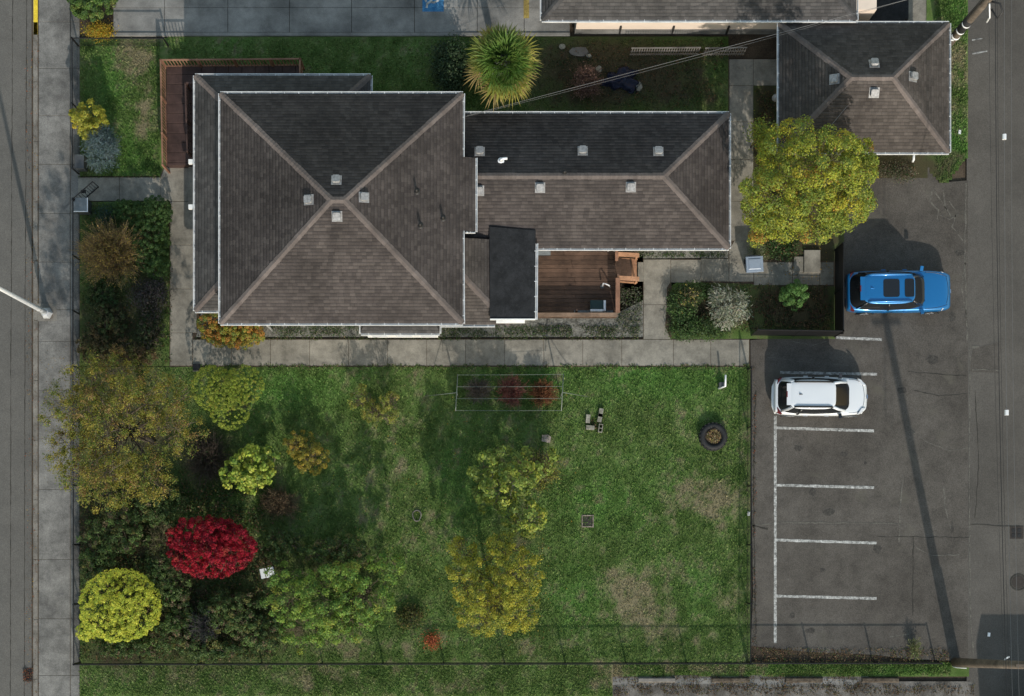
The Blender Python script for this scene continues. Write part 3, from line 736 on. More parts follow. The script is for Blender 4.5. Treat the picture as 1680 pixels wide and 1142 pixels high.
def window(parent, c, w, h, face):
    """framed sash window proud of a wall; face = outward unit vector"""
    face = Vector(face); t = Vector((-face.y, face.x, 0)); c = Vector(c); up = Vector((0, 0, 1))
    mb = MB()
    for s in (-1, 1):
        mb.beam(c+t*s*w/2-up*h/2+face*.02, c+t*s*w/2+up*h/2+face*.02, .07, .07)
        mb.beam(c-t*(w/2+.03)+up*s*h/2+face*.024, c+t*(w/2+.03)+up*s*h/2+face*.024, .07, .07)
    mb.beam(c-t*w/2+face*.018, c+t*w/2+face*.018, .04, .04)
    f = mb.build('window', 'trim_white', parent)
    q = [c+t*(a*w/2)+up*(b2*h/2)+face*.006 for a, b2 in ((-1, -1), (1, -1), (1, 1), (-1, 1))]
    mk('pane', q, [(0, 1, 2, 3)], 'car_glass', f)
def hip_roof(parent, x0, y0, x1, y1, ez, pitch, mat, rname='roof'):
    """world-rectangle eave; returns dict with corner points, ridge, normals"""
    w, d = x1-x0, y1-y0; half = min(w, d)/2; z1 = ez+half*pitch
    if w >= d: r0, r1 = Vector((x0+half, (y0+y1)/2, z1)), Vector((x1-half, (y0+y1)/2, z1))
    else: r0, r1 = Vector(((x0+x1)/2, y0+half, z1)), Vector(((x0+x1)/2, y1-half, z1))
    sw, se, ne, nw = [Vector((a, b2, ez)) for a, b2 in ((x0, y0), (x1, y0), (x1, y1), (x0, y1))]
    rt = MB().add([sw, se, ne, nw, r0, r1], [(0, 1, 5, 4), (1, 2, 5), (2, 3, 4, 5), (3, 0, 4)] if w >= d else [(0, 1, 4), (1, 2, 5, 4), (2, 3, 5), (3, 0, 4, 5)])
    roof = rt.build(rname, mat, parent)
    # fascia and soffit
    sb = MB()
    sb.add([sw-Vector((0, 0, .04)), se-Vector((0, 0, .04)), ne-Vector((0, 0, .04)), nw-Vector((0, 0, .04))], [(3, 2, 1, 0)])
    for a, b2, o in ((sw, se, (0, 1)), (se, ne, (-1, 0)), (ne, nw, (0, -1)), (nw, sw, (1, 0))):
        off = Vector((o[0]*.018, o[1]*.018, -.1)); sb.beam(a+off, b2+off, .03, .17)
    sb.build('fascia', 'trim_white', parent)
    return roof, dict(sw=sw, se=se, ne=ne, nw=nw, r0=r0, r1=r1, S=nrm(sw, se, r0), E=nrm(se, ne, r1), N=nrm(ne, nw, r0), W=nrm(nw, sw, r0))

# ------------------------------------------------------------------ the main house
HB = P(560, 400)
house = thing('house', 'large one storey house with brown shingled hip roofs, porch and long rear wing', 'house', (HB.x, HB.y, 0))
EZ = 4.15
a, b2 = P(361.5, 530.5, EZ), P(759.5, 153.5, EZ)
mroof, M_ = hip_roof(house, a.x, a.y, b2.x, b2.y, EZ, .31, 'shingle_deck', 'main_roof')
wall_prism(house, [(a.x+.62, a.y+.62), (b2.x-.55, a.y+.62), (b2.x-.55, b2.y-.55), (a.x+.62, b2.y-.55)], -.1, EZ-.045, 'wall_white')
if (b2.x-a.x) >= (b2.y-a.y):
    roof_slope(mroof, [M_['sw'], M_['se'], M_['r1'], M_['r0']], 'shingle')
    roof_slope(mroof, [M_['se'], M_['ne'], M_['r1']], 'shingle'); roof_slope(mroof, [M_['ne'], M_['nw'], M_['r0'], M_['r1']], 'shingle'); roof_slope(mroof, [M_['nw'], M_['sw'], M_['r0']], 'shingle')
for p, q, n1, n2 in (('sw', 'r0', 'S', 'W'), ('se', 'r1', 'S', 'E'), ('ne', 'r1', 'E', 'N'), ('nw', 'r0', 'N', 'W'), ('r0', 'r1', 'S', 'N')):
    ridge_cap(mroof, M_[p], M_[q], M_[n1], M_[n2])
# lower run of the east slope over the passage
ne = M_['E']; e0, e1 = on_slope(780, 380, M_['se'], ne), on_slope(780, 259, M_['se'], ne)
i0, i1 = Vector((M_['se'].x-.02, e0.y, EZ)), Vector((M_['se'].x-.02, e1.y, EZ))
MB().add([e0, e1, i1, i0, e0-Vector((0, 0, .14)), e1-Vector((0, 0, .14)), i1-Vector((0, 0, .14)), i0-Vector((0, 0, .14))], [(0, 1, 2, 3), (4, 7, 6, 5), (0, 4, 5, 1), (1, 5, 6, 2), (3, 7, 4, 0)]).build('roof_extension', 'shingle_deck', house)
roof_slope(mroof, [e0, e1, i1, i0], 'shingle', lift=.003)
gutter(house, [M_['nw'], M_['ne']], [(0, 1, 0)]); gutter(house, [M_['sw'], M_['se']], [(0, -1, 0)]); gutter(house, [M_['nw'], M_['sw']], [(-1, 0, 0)])
gutter(house, [M_['ne'], i1], [(1, 0, 0)]); gutter(house, [i0, M_['se']], [(1, 0, 0)]); gutter(house, [e1, e0], [(1, 0, 0)])
gutter(house, [e0, (i0.x+.12, e0.y, e0.z)], [(0, -1, 0)], w=.07)
for px, py, s in ((552, 296, 'N'), (507, 328, 'W'), (597, 324, 'E'), (553, 355, 'S')):
    o_ = {'N': (0, 1, 0), 'S': (0, -1, 0), 'E': (1, 0, 0), 'W': (-1, 0, 0)}[s]
    an = {'N': 'ne', 'S': 'sw', 'E': 'se', 'W': 'sw'}[s]
    roof_vent(mroof, on_slope(px, py, M_[an], M_[s]), M_[s], o_)
for px, py in ((684, 315), (690, 371), (727, 359)):
    vent_pipe(mroof, on_slope(px, py, M_['se'], M_['E']), .42)
# porch roof wrapping the west and north sides
PZ = 2.85; pp = .3
pw0, pw1 = P(320, 124, PZ), P(322, 510, PZ); pe = P(608, 125, PZ)
inx = M_['sw'].x+.62; iny = M_['nw'].y-.55
NWc, SWc, NEc = Vector((pw0.x, pw0.y, PZ)), Vector((pw0.x, pw1.y, PZ)), Vector((pe.x, pw0.y, PZ))
dW = inx-pw0.x; dN = pw0.y-iny; dd = max(dW, dN)
def up(v, dx, dy, dz): return Vector((v.x+dx, v.y+dy, v.z+dz))
hnw = up(NWc, dd, -dd, dd*pp); hsw = up(SWc, dW, dW, dW*pp); hne = up(NEc, -dN, -dN, dN*pp)
wN = nrm(SWc, NWc, hnw); nN = nrm(NWc, NEc, hnw)
hw = up(NWc, dW, -dW, dW*pp); hn = up(NWc, dN, -dN, dN*pp)
proof = MB().add([SWc, NWc, hw, hsw, NEc, hne, hn, Vector((SWc.x+dW, SWc.y, PZ)), Vector((NEc.x, NEc.y-dN, PZ))], [(0, 1, 2, 3), (1, 4, 5, 6), (0, 3, 7), (4, 8, 5)]).build('porch_roof', 'shingle_deck', house)
roof_slope(proof, [SWc, NWc, hw, hsw], 'shingle_grey'); roof_slope(proof, [NWc, NEc, hne, hn], 'shingle_grey')
sN = nrm(SWc, Vector((SWc.x+dW, SWc.y, PZ)), hsw)
roof_slope(proof, [SWc, Vector((SWc.x+dW, SWc.y, PZ)), hsw], 'shingle_grey'); roof_slope(proof, [NEc, Vector((NEc.x, NEc.y-dN, PZ)), hne], 'shingle_grey')
ridge_cap(proof, NWc, hn, wN, nN); ridge_cap(proof, SWc, hsw, wN, sN); ridge_cap(proof, NEc, hne, nN, nrm(NEc, Vector((NEc.x, NEc.y-dN, PZ)), hne))
MB().add([up(SWc, 0, 0, -.05), up(NWc, 0, 0, -.05), up(NWc, dW, 0, -.05), up(SWc, dW, 0, -.05)], [(0, 1, 2, 3)]).add([up(NWc, dW, 0, -.05), up(NEc, 0, 0, -.05), up(NEc, 0, -dN, -.05), up(NWc, dW, -dN, -.05)], [(0, 1, 2, 3)]).build('soffit', 'trim_white', house)
gutter(house, [SWc, NWc], [(-1, 0, 0)]); gutter(house, [NWc, NEc], [(0, 1, 0)]); gutter(house, [NEc, Vector((NEc.x, NEc.y-dN, PZ))], [(1, 0, 0)], w=.09); gutter(house, [SWc, Vector((SWc.x+dW, SWc.y, PZ))], [(0, -1, 0)], w=.09)
# porch beam ends, columns and the concrete step between them
for py in (266, 340):
    q = P(315, py, 2.6)
    MB().beam((q.x-.14, q.y, 2.62), (q.x+.5, q.y, 2.62), .2, .2).build('beam_end', 'trim_white', house)
    MB().beam((q.x+.35, q.y, .0), (q.x+.35, q.y, 2.5), .16, .16).build('porch_column', 'trim_white', house)
q0, q1 = P(311, 340), P(330, 272)
piece('porch_step', ((q0.x+q1.x)/2, (q0.y+q1.y)/2, .14), (q1.x-q0.x, q1.y-q0.y, .2), 'concrete_path', house)
# rear wing
WZ = 2.75
a, b2 = P(742, 407.5, WZ), P(1196, 186, WZ)
wp = .285; half = (b2.y-a.y)/2; rz_ = WZ+half*wp
sw, se, ne_, nw = Vector((a.x, a.y, WZ)), Vector((b2.x, a.y, WZ)), Vector((b2.x, b2.y, WZ)), Vector((a.x, b2.y, WZ))
r0, r1 = Vector((a.x, a.y+half, rz_)), Vector((b2.x-half, a.y+half, rz_))
wroof = MB().add([sw, se, ne_, nw, r0, r1], [(0, 1, 5, 4), (1, 2, 5), (2, 3, 4, 5)]).build('wing_roof', 'shingle_deck', house)
WS, WE, WN_ = nrm(sw, se, r0), nrm(se, ne_, r1), nrm(ne_, nw, r0)
roof_slope(wroof, [sw, se, r1, r0], 'shingle'); roof_slope(wroof, [se, ne_, r1], 'shingle'); roof_slope(wroof, [ne_, nw, r0, r1], 'shingle')
ridge_cap(wroof, se, r1, WS, WE); ridge_cap(wroof, ne_, r1, WE, WN_); ridge_cap(wroof, r0, r1, WS, WN_)
wall_prism(house, [(a.x+.2, a.y+.62), (b2.x-.5, a.y+.62), (b2.x-.5, b2.y-.5), (a.x+.2, b2.y-.5)], -.1, WZ-.05, 'wall_white')
MB().add([up(sw, 0, 0, -.045), up(se, 0, 0, -.045), up(ne_, 0, 0, -.045), up(nw, 0, 0, -.045)], [(3, 2, 1, 0)]).build('soffit', 'trim_white', house)
wx0 = P(761, 186, WZ).x
gutter(house, [(wx0, ne_.y, WZ), ne_], [(0, 1, 0)]); gutter(house, [ne_, se], [(1, 0, 0)]); gutter(house, [(P(880, 408, WZ).x, se.y, WZ), se], [(0, -1, 0)])
for px, py, s in ((787, 249, 'N'), (956, 248, 'N'), (1080, 249, 'N'), (786, 313, 'S'), (886, 308, 'S'), (1035, 307, 'S')):
    n_ = WN_ if s == 'N' else WS
    roof_vent(wroof, on_slope(px, py, r0, n_), n_, (0, 1, 0) if s == 'N' else (0, -1, 0))
vent_pipe(wroof, on_slope(926, 284, r0, WN_), .32)
vent_pipe(wroof, on_slope(822, 264, r0, WN_), .28, .06, 'plastic_white', 'elbow_pipe', Vector((.28, .03, 0)))
# low south-east extension roof beside the flat roof
AZ = 2.75; ap = .3
A0, A1 = P(722, 533, AZ), P(836, 533, AZ); k = (A1.x-P(752, 533, AZ).x)
xs0 = A1.x-k
top = Vector((xs0, A1.y+k, AZ+k*ap)); ntop = Vector((A1.x, P(800, 395, AZ).y, AZ)); nt2 = Vector((xs0, ntop.y, AZ+k*ap))
s0 = Vector((A0.x, A1.y, AZ)); s1 = Vector((A0.x, A1.y+k*.5, AZ+k*.5*ap))
eroof = MB().add([s0, A1, top, Vector((A0.x, A1.y+k, AZ+k*ap)), ntop, nt2], [(0, 1, 2, 3), (1, 4, 5, 2)]).build('extension_roof', 'shingle_deck', house)
roof_slope(eroof, [s0, A1, top, Vector((A0.x, A1.y+k, AZ+k*ap))], 'shingle_east'); roof_slope(eroof, [A1, ntop, nt2, top], 'shingle_east')
ridge_cap(eroof, A1, top, nrm(s0, A1, top), nrm(A1, ntop, nt2))
gutter(house, [s0, (P(812, 533, AZ).x, A1.y, AZ)], [(0, -1, 0)], w=.1)
wall_prism(house, [(A0.x, A1.y+.45), (A1.x-.35, A1.y+.45), (A1.x-.35, ntop.y), (A0.x, ntop.y)], -.1, AZ-.05, 'wall_white')
# black membrane roof with its gutter and white end wall
f = [P(803, 372, 3.12), P(879, 378, 3.05), P(878, 524, 3.03), P(804, 523, 3.12)]
for v_, z in zip(f, (3.12, 3.05, 3.03, 3.12)): v_.z = z
fd = [v_-Vector((0, 0, .14)) for v_ in f]
MB().add(f+fd, [(3, 2, 1, 0), (4, 5, 6, 7), (0, 4, 5, 1), (1, 5, 6, 2), (2, 6, 7, 3), (3, 7, 4, 0)]).build('flat_roof', 'membrane_black', house)
fr = bpy.data.objects['flat_roof']
for i in range(1, 3): # seams between membrane sheets
    a_, b_ = f[0].lerp(f[1], i/3), f[3].lerp(f[2], i/3)
    MB().beam(a_+Vector((0, 0, .004)), b_+Vector((0, 0, .004)), .06, .01).build('seam', 'membrane_black', fr)
gutter(house, [f[1]+Vector((0, -.6, 0)), f[2]], [(1, 0, 0)], zoff=.02, w=.11)
wall_prism(house, [(f[3].x+.06, f[2].y+.5), (f[2].x-.08, f[2].y+.5), (f[1].x-.08, f[0].y-.6), (f[0].x+.06, f[0].y-.6)], -.1, 2.9, 'wall_white')
e_ = f[3]; MB().beam((f[3].x, f[3].y-.03, 3.1), (f[2].x, f[2].y-.0, 3.0), .05, .16).build('fascia', 'trim_white', house)
c0, c1 = P(814, 528, 3.0), P(861, 528, 3.0)
MB().span((c0.x, f[3].y-.16, 2.8), (c1.x, f[3].y+.5, 2.94)).build('window_hood', 'trim_white', house)
window(house, ((c0.x+c1.x)/2, f[2].y+.5, 1.7), 1.1, 1.1, (0, -1, 0))
# bay window roof on the south wall
BZ = 2.7
b0, b1 = P(592, 547, BZ), P(721, 547, BZ); byt = M_['sw'].y+.6
br = Vector((b0.x+.3, byt, BZ+.3)), Vector((b1.x-.3, byt, BZ+.3))
b2_, b3_ = Vector((b0.x, byt, BZ)), Vector((b1.x, byt, BZ))
broof = MB().add([b0, b1, br[1], br[0], b2_, b3_], [(0, 1, 2, 3), (4, 0, 3), (1, 5, 2)]).build('bay_roof', 'shingle_deck', house)
roof_slope(broof, [b0, b1, br[1], br[0]], 'shingle_grey')
gutter(house, [b0, b1], [(0, -1, 0)], w=.09); gutter(house, [b2_, b0], [(-1, 0, 0)], w=.08); gutter(house, [b1, b3_], [(1, 0, 0)], w=.08)
wall_prism(house, [(b0.x+.15, b0.y+.12), (b1.x-.15, b0.y+.12), (b1.x-.15, byt), (b0.x+.15, byt)], .5, BZ-.04, 'wall_white', 'bay_wall')
for i in range(3): window(house, (b0.x+.75+i*1.15, b0.y+.12, 1.75), .8, 1.2, (0, -1, 0))
for px in (430, 520): window(house, (P(px, 520).x, M_['sw'].y+.62, 2.0), .9, 1.3, (0, -1, 0))
for px in (930, 1060, 1130): window(house, (P(px, 400).x, se.y+.62, 1.6), .9, 1.0, (0, -1, 0))
# downspouts
for (px, py, z0, z1) in ((425, 534, .1, 4.0), (766, 382, 2.9, 4.1), (1003, 409, .1, 2.7), (1014, 409, .1, 2.7), (760, 192, 2.9, 4.0)):
    q = P(px, py, z1)
    MB().tube([(q.x, q.y+.02, z1), (q.x, q.y+.05, z1-.2), (q.x, q.y+.35, z1-.5), (q.x, q.y+.35, z0)], .05, 8).build('downspout', 'gutter_white', house, True)

# ------------------------------------------------------------------ small garage with the hip roof
GZ = 2.75
gb = P(1417, 150)
gar = thing('garage', 'small square garage with brown hip roof beside the alley', 'garage', (gb.x, gb.y, 0))
a, b2 = P(1278, 250, GZ), P(1557, 38, GZ)
groof, G_ = hip_roof(gar, a.x, a.y, b2.x, b2.y, GZ, .5, 'shingle_deck', 'roof')
roof_slope(groof, [G_['sw'], G_['se'], G_['r1'], G_['r0']], 'shingle_east'); roof_slope(groof, [G_['se'], G_['ne'], G_['r1']], 'shingle_east'); roof_slope(groof, [G_['ne'], G_['nw'], G_['r0'], G_['r1']], 'shingle_east'); roof_slope(groof, [G_['nw'], G_['sw'], G_['r0']], 'shingle_east')
for p, q, n1, n2 in (('sw', 'r0', 'S', 'W'), ('se', 'r1', 'S', 'E'), ('ne', 'r1', 'E', 'N'), ('nw', 'r0', 'N', 'W'), ('r0', 'r1', 'S', 'N')):
    ridge_cap(groof, G_[p], G_[q], G_[n1], G_[n2])
gutter(gar, [G_['nw'], G_['ne']], [(0, 1, 0)]); gutter(gar, [G_['sw'], G_['se']], [(0, -1, 0)]); gutter(gar, [G_['nw'], G_['sw']], [(-1, 0, 0)]); gutter(gar, [G_['ne'], G_['se']], [(1, 0, 0)])
wall_prism(gar, [(a.x+.5, a.y+.85), (b2.x-.5, a.y+.85), (b2.x-.5, b2.y-.5), (a.x+.5, b2.y-.5)], -.1, GZ-.05, 'wall_white')
for px, py, s, an in ((1434, 105, 'N', 'ne'), (1369, 130, 'W', 'sw'), (1497, 126, 'E', 'se'), (1434, 152, 'S', 'sw')):
    roof_vent(groof, on_slope(px, py, G_[an], G_[s]), G_[s], {'N': (0, 1, 0), 'S': (0, -1, 0), 'E': (1, 0, 0), 'W': (-1, 0, 0)}[s])
q = P(1499, 255, 2.6)
MB().tube([(q.x, q.y+.16, 2.66), (q.x, q.y-.2, 2.6), (q.x, q.y-.24, 2.45)], .055, 8).build('downspout', 'gutter_white', gar, True)
q = P(1558, 66, 2.6); MB().tube([(q.x, q.y, 2.66), (q.x+.18, q.y, 2.6)], .045, 8).build('overflow_pipe', 'gutter_white', gar, True)
q = P(1273, 160, 1.6); MB().lathe([(0, .2), (.1, .17), (.16, .05), (.17, -.1)], q, 16).build('meter_dome', 'vent_metal', gar, True)
MB().beam((q.x, q.y, 1.5), (a.x+.5, q.y, 1.5), .06, .06).build('meter_arm', 'vent_metal', gar)
window(gar, (b2.x-2.2, a.y+.85, 1.5), 1.0, .9, (0, -1, 0))

# ------------------------------------------------------------------ neighbouring building at the top
NZ = 3.0
nb = P(1150, -60)
nei = thing('neighbour_building', 'long neighbouring building with cream wall and grey hip roof behind the yard', 'building', (nb.x, nb.y, 0))
a, b2 = P(889, 33, NZ), P(1405, -260, NZ)
nroof, N_ = hip_roof(nei, a.x, a.y, b2.x, b2.y, NZ, .4, 'shingle_deck', 'roof')
roof_slope(nroof, [N_['sw'], N_['se'], N_['r1'], N_['r0']], 'shingle_grey'); roof_slope(nroof, [N_['nw'], N_['sw'], N_['r0']], 'shingle_grey'); roof_slope(nroof, [N_['se'], N_['ne'], N_['r1']], 'shingle_grey'); roof_slope(nroof, [N_['ne'], N_['nw'], N_['r0'], N_['r1']], 'shingle_grey')
for p, q, n1, n2 in (('sw', 'r0', 'S', 'W'), ('se', 'r1', 'S', 'E')): ridge_cap(nroof, N_[p], N_[q], N_[n1], N_[n2], 'shingle_grey')
gutter(nei, [N_['sw'], N_['se']], [(0, -1, 0)]); gutter(nei, [N_['nw'], N_['sw']], [(-1, 0, 0)]); gutter(nei, [N_['se'], N_['ne']], [(1, 0, 0)])
w0, w1 = P(944, 53), P(1412, 53)
wall_prism(nei, [(w0.x, w0.y), (w1.x, w0.y), (w1.x, b2.y-.5), (w0.x, b2.y-.5)], .42, NZ-.05, 'wall_cream')
wall_prism(nei, [(w0.x-.04, w0.y-.06), (w1.x+.04, w0.y-.06), (w1.x+.04, b2.y-.5), (w0.x-.04, b2.y-.5)], -.1, .415, 'concrete_pad', 'foundation')
for px in (1015, 1101, 1190): MB().span((P(px, 53).x, w0.y-.09, .0), (P(px, 53).x+.08, w0.y+.02, .9)).build('pipe_clip', 'pipe_dark', nei)
wb = thing('black_shed', 'black flat topped lean-to beside the neighbouring building', 'shed', P(1455, 22))
wall_prism(wb, [(P(1410, 34).x, P(1410, 42).y), (P(1482, 34).x, P(1410, 42).y), (P(1482, 34).x, P(1410, -40).y), (P(1410, 34).x, P(1410, -40).y)], -.1, .9, 'membrane_black')
MB().span(P(1408, 44, .9), P(1484, -42, .95)).build('lid', 'membrane_black', wb)

# ------------------------------------------------------------------ back deck of red cedar
DZ = .62
q0, q1 = P(879, 518, DZ), P(1011, 398, DZ)
deck = thing('back_deck', 'square red cedar deck with a boarded rail and side stairs', 'deck', ((q0.x+q1.x)/2, (q0.y+q1.y)/2, 0))
wood_frame = MB()
for i in range(6): 
    x = q0.x+.1+i*(q1.x-q0.x-.2)/5; wood_frame.span((x-.03, q0.y+.02, .1), (x+.03, q1.y, DZ-.045))
wood_frame.build('joists', 'cedar', deck)
npl = int((q1.y-q0.y)/.2); pw = (q1.y-q0.y)/npl
for i in range(npl):
    y = q0.y+(i+.5)*pw; cut = random.uniform(.35, .65)
    xm = q0.x+(q1.x-q0.x)*cut
    piece('plank', ((q0.x+xm)/2, y, DZ-.02), (xm-q0.x-.006, pw-.016, .04), 'cedar', deck)
    piece('plank', ((q1.x+xm)/2, y, DZ-.02), (q1.x-xm-.006, pw-.016, .04), 'cedar', deck)
RH = .85
pS0, pS1 = P(879, 516.5, DZ+RH), P(1013, 516.5, DZ+RH); pE1 = P(1013.5, 456, DZ+RH)
def rail_run(p, q, cap_w, cap_mat, board_mat, par, n):
    p, q = Vector(p), Vector(q); d = (q-p).normalized(); L_ = (q-p).length
    MB().beam(p, q, cap_w, .045).build('rail_cap', cap_mat, par)
    for i in range(n):
        c = p+d*((i+.5)*L_/n)
        o = piece('rail_board', (c.x, c.y, (DZ+p.z)/2-.05), (L_/n-.012, .03, p.z-DZ+.1), board_mat, par, math.atan2(d.y, d.x))
rail_run((pS0.x, pS0.y, DZ+RH), (pS1.x, pS1.y, DZ+RH), .19, 'rail_cap', 'cedar', deck, 24)
rail_run((pE1.x, pS1.y+.1, DZ+RH), (pE1.x, pE1.y, DZ+RH), .2, 'rail_orange', 'cedar', deck, 11)
n1_ = P(1012, 409, DZ+RH); n2_ = P(1012, 428, DZ+RH)
rail_run((pE1.x-.05, n1_.y, DZ+RH), (pE1.x-.05, n2_.y, DZ+RH), .14, 'rail_orange', 'cedar', deck, 3)
# stairs
sx0, sx1 = q1.x, P(1044, 440).x
sy0, sy1 = P(0, 461, .5).y, P(0, 424, .5).y
for i in range(4):
    x0 = sx0+(sx1-sx0)*i/4; x1 = sx0+(sx1-sx0)*(i+1)/4
    piece('tread', ((x0+x1)/2, (sy0+sy1)/2, DZ-.02-(i+.6)*.13), (x1-x0+.01, sy1-sy0, .04), 'cedar_new' if i == 3 else 'cedar', deck)
for y in (sy0-.02, sy1+.02):
    MB().beam((sx0, y, DZ-.08), (sx1, y, .06), .04, .2).build('stringer', 'cedar_new', deck)
    z0 = DZ+RH-.05
    MB().beam((sx0+.0, y, z0), (sx1+.02, y, z0-.3), .2, .045).build('stair_rail', 'cedar_new', deck)
    MB().beam((sx1-.06, y, 0.0), (sx1-.06, y, z0-.32), .09, .09).build('post', 'cedar_new', deck)
    MB().beam((sx0+.05, y, 0.0), (sx0+.05, y, z0-.03), .09, .09).build('post', 'cedar_new', deck)
for px, py in ((881, 515), (945, 515), (1012, 515), (1012, 458)):
    a = P(px, py, DZ); MB().beam((a.x, a.y+.05, 0), (a.x, a.y+.05, DZ+RH-.03), .09, .09).build('post', 'cedar', deck)
# things left on the deck
def onto(px, py, z): v_ = P(px, py, z); v_.z = z; return v_
a = onto(979, 502, DZ)
bin_ = thing('planter_box', 'open dark green box with a white angle frame on the cedar deck', 'box', a)
mb = MB(); mb.span(a+Vector((-.32, -.2, 0)), a+Vector((.3, .22, .3))); mb.build('box', 'plastic_green', bin_)
MB().span(a+Vector((.3, -.28, 0)), a+Vector((.4, .2, .4))).span(a+Vector((-.32, -.3, 0)), a+Vector((.3, -.2, .3))).build('frame', 'plastic_white', bin_)
a = onto(973, 511.5, DZ)
tag(MB().span(a+Vector((-.9, -.06, .0)), a+Vector((.95, .06, .025))).build('deck_mat', 'mat_grey'), 'long grey mat lying against the cedar deck rail', 'mat')
a = onto(990, 466, DZ+.9)
hose = thing('shower_pipe', 'bent white plastic pipe standing on the cedar deck', 'pipe', (a.x, a.y, DZ))
pts = [onto(1002, 471, DZ+.02), onto(999, 468, DZ+.3), onto(994, 465.5, DZ+.5), onto(990, 465, DZ+.45), onto(988.5, 469, DZ+.2)]
MB().tube(pts, .035, 8).build('pipe', 'plastic_white', hose, True)
a = onto(990, 466, DZ); MB().lathe([(0, .04), (.09, .04), (.1, .0)], (pts[-1].x, pts[-1].y, DZ), 12).build('base', 'plastic_grey', hose)
a = onto(892, 412, DZ)
tag(MB().span(a+Vector((-.28, -.2, 0)), a+Vector((.32, .35, .03))).build('door_mat', 'mat_grey'), 'pale grey doormat on the cedar deck by the house wall', 'mat')

# ------------------------------------------------------------------ front deck with slatted rail
FZ = .55
fd_ = thing('front_deck', 'brown L shaped front deck with orange slatted railing', 'deck', P(292, 185))
def fq(px, py, z=FZ): v_ = P(px, py, z); v_.z = z; return v_
y = 106.0
while y < 270:
    a, b2 = fq(273, min(y+16, 271)), fq(331, y)
    piece('deck_panel', ((a.x+b2.x)/2, (a.y+b2.y)/2, FZ-.03), (b2.x-a.x-.01, b2.y-a.y-.014, .06), 'deck_brown', fd_)
    y += 16
x = 331.0
while x < 490:
    a, b2 = fq(x, 132), fq(min(x+22, 491), 106)
    piece('deck_panel', ((a.x+b2.x)/2, (a.y+b2.y)/2, FZ-.03), (b2.x-a.x-.012, b2.y-a.y, .06), 'deck_brown', fd_)
    x += 22
a, b2 = fq(272, 271), fq(331, 106); MB().span((a.x, a.y, .0), (b2.x, b2.y, FZ-.065)).build('deck_skirt', 'deck_brown', fd_)
a, b2 = fq(331.5, 132), fq(491, 106); MB().span((a.x, a.y, .0), (b2.x, b2.y, FZ-.066)).build('deck_skirt', 'deck_brown', fd_)
def slat_rail(par, p, q, z0, z1, n, mat, capw=.07):
    p, q = Vector(p), Vector(q); d = (q-p).normalized(); L_ = (q-p).length
    for z, w in ((z1, capw), (z0+.08, .05)):
        MB().beam((p.x, p.y, z), (q.x, q.y, z), w, .04).build('rail', mat, par)
    for i in range(n):
        c = p+d*((i+.5)*L_/n)
        piece('baluster', (c.x, c.y, (z0+z1)/2), (.04, .04, z1-z0-.04), mat, par, math.atan2(d.y, d.x))
    for k in range(int(L_/1.7)+2):
        c = p+d*min(L_, k*1.7); piece('post', (c.x, c.y, (z1+.04)/2), (.09, .09, z1+.04), mat, par)
W0, W1 = fq(263.5, 98.5, 1.5), fq(266.5, 270, 1.5)
NE_ = fq(492, 96.5, 1.5)
slat_rail(fd_, W0, W1, FZ, 1.5, 34, 'rail_orange'); slat_rail(fd_, W0, NE_, FZ, 1.5, 42, 'rail_orange'); slat_rail(fd_, NE_, fq(492, 124, 1.5), FZ, 1.5, 5, 'rail_orange')
slat_rail(fd_, fq(304, 136, 1.45), fq(307, 248, 1.45), FZ, 1.45, 20, 'deck_brown'); slat_rail(fd_, fq(304, 136, 1.45), fq(322, 136, 1.45), FZ, 1.45, 4, 'deck_brown')

# ------------------------------------------------------------------ fences
def chain_fence(name, label, top, h=1.07, post_every=2.9, group='black wire fences round the garden', mesh=True, cellw=.13):
    """top: photo pixels of the top rail; posts, rails and woven wire in real size"""
    T_ = [P(x, y, h) for x, y in top]
    f_ = thing(name, label, 'fence', (T_[0].x, T_[0].y, 0), group)
    MB().tube(T_, .028, 6).build('top_rail', 'fence_black', f_)
    MB().tube([(t.x, t.y, .05) for t in T_], .008, 4).build('bottom_wire', 'fence_black', f_)
    wv = []; wf = []
    for a, b2 in zip(T_, T_[1:]):
        d = b2-a; L_ = d.length; d.normalize(); k = max(1, round(L_/post_every))
        for i in range(k+1):
            c = a+d*(L_*i/k)
            if i == 0 and a != T_[0]: continue
            MB().tube([(c.x, c.y, -.05), (c.x, c.y, h+.06)], .04, 8).build('post', 'fence_black', f_)
        nn = Vector((-d.y, d.x, 0))
        s = -h
        while s < L_:
            for sg in (1, -1):
                s0, s1 = (s, s+h) if sg > 0 else (s+h, s)
                z0, z1 = .05, h
                # clip to [0, L]
                def at(t): return s0+(s1-s0)*t
                t0, t1 = 0.0, 1.0
                lo, hi = ((0-s0)/(s1-s0), (L_-s0)/(s1-s0)); lo, hi = min(lo, hi), max(lo, hi)
                t0, t1 = max(t0, lo), min(t1, hi)
                if t1-t0 > .02:
                    p = a+d*at(t0); p.z = z0+(z1-z0)*t0; q = a+d*at(t1); q.z = z0+(z1-z0)*t1
                    w = .0028; n0 = len(wv)
                    for e in (p, q):
                        wv.append(e+nn*w); wv.append(e+Vector((0, 0, w))-nn*w*.6+d*w*sg*-1); wv.append(e-nn*w*.6-Vector((0, 0, w)))
                    wf += [(n0, n0+1, n0+4, n0+3), (n0+1, n0+2, n0+5, n0+4), (n0+2, n0, n0+3, n0+5)]
            s += cellw
    o = mk('wire_mesh', np.array([tuple(v_) for v_ in wv]), np.array(wf), 'fence_black', f_); o['kind'] = 'stuff'
    return f_
chain_fence('wire_fence', 'black wire fence between the sidewalk and the small front lawn', [(118, 63), (118.5, 276)])
chain_fence('wire_fence', 'black wire fence along the sidewalk from open gate to the golden bush corner', [(119.5, 328), (119.5, 600), (121, 1089.5)])
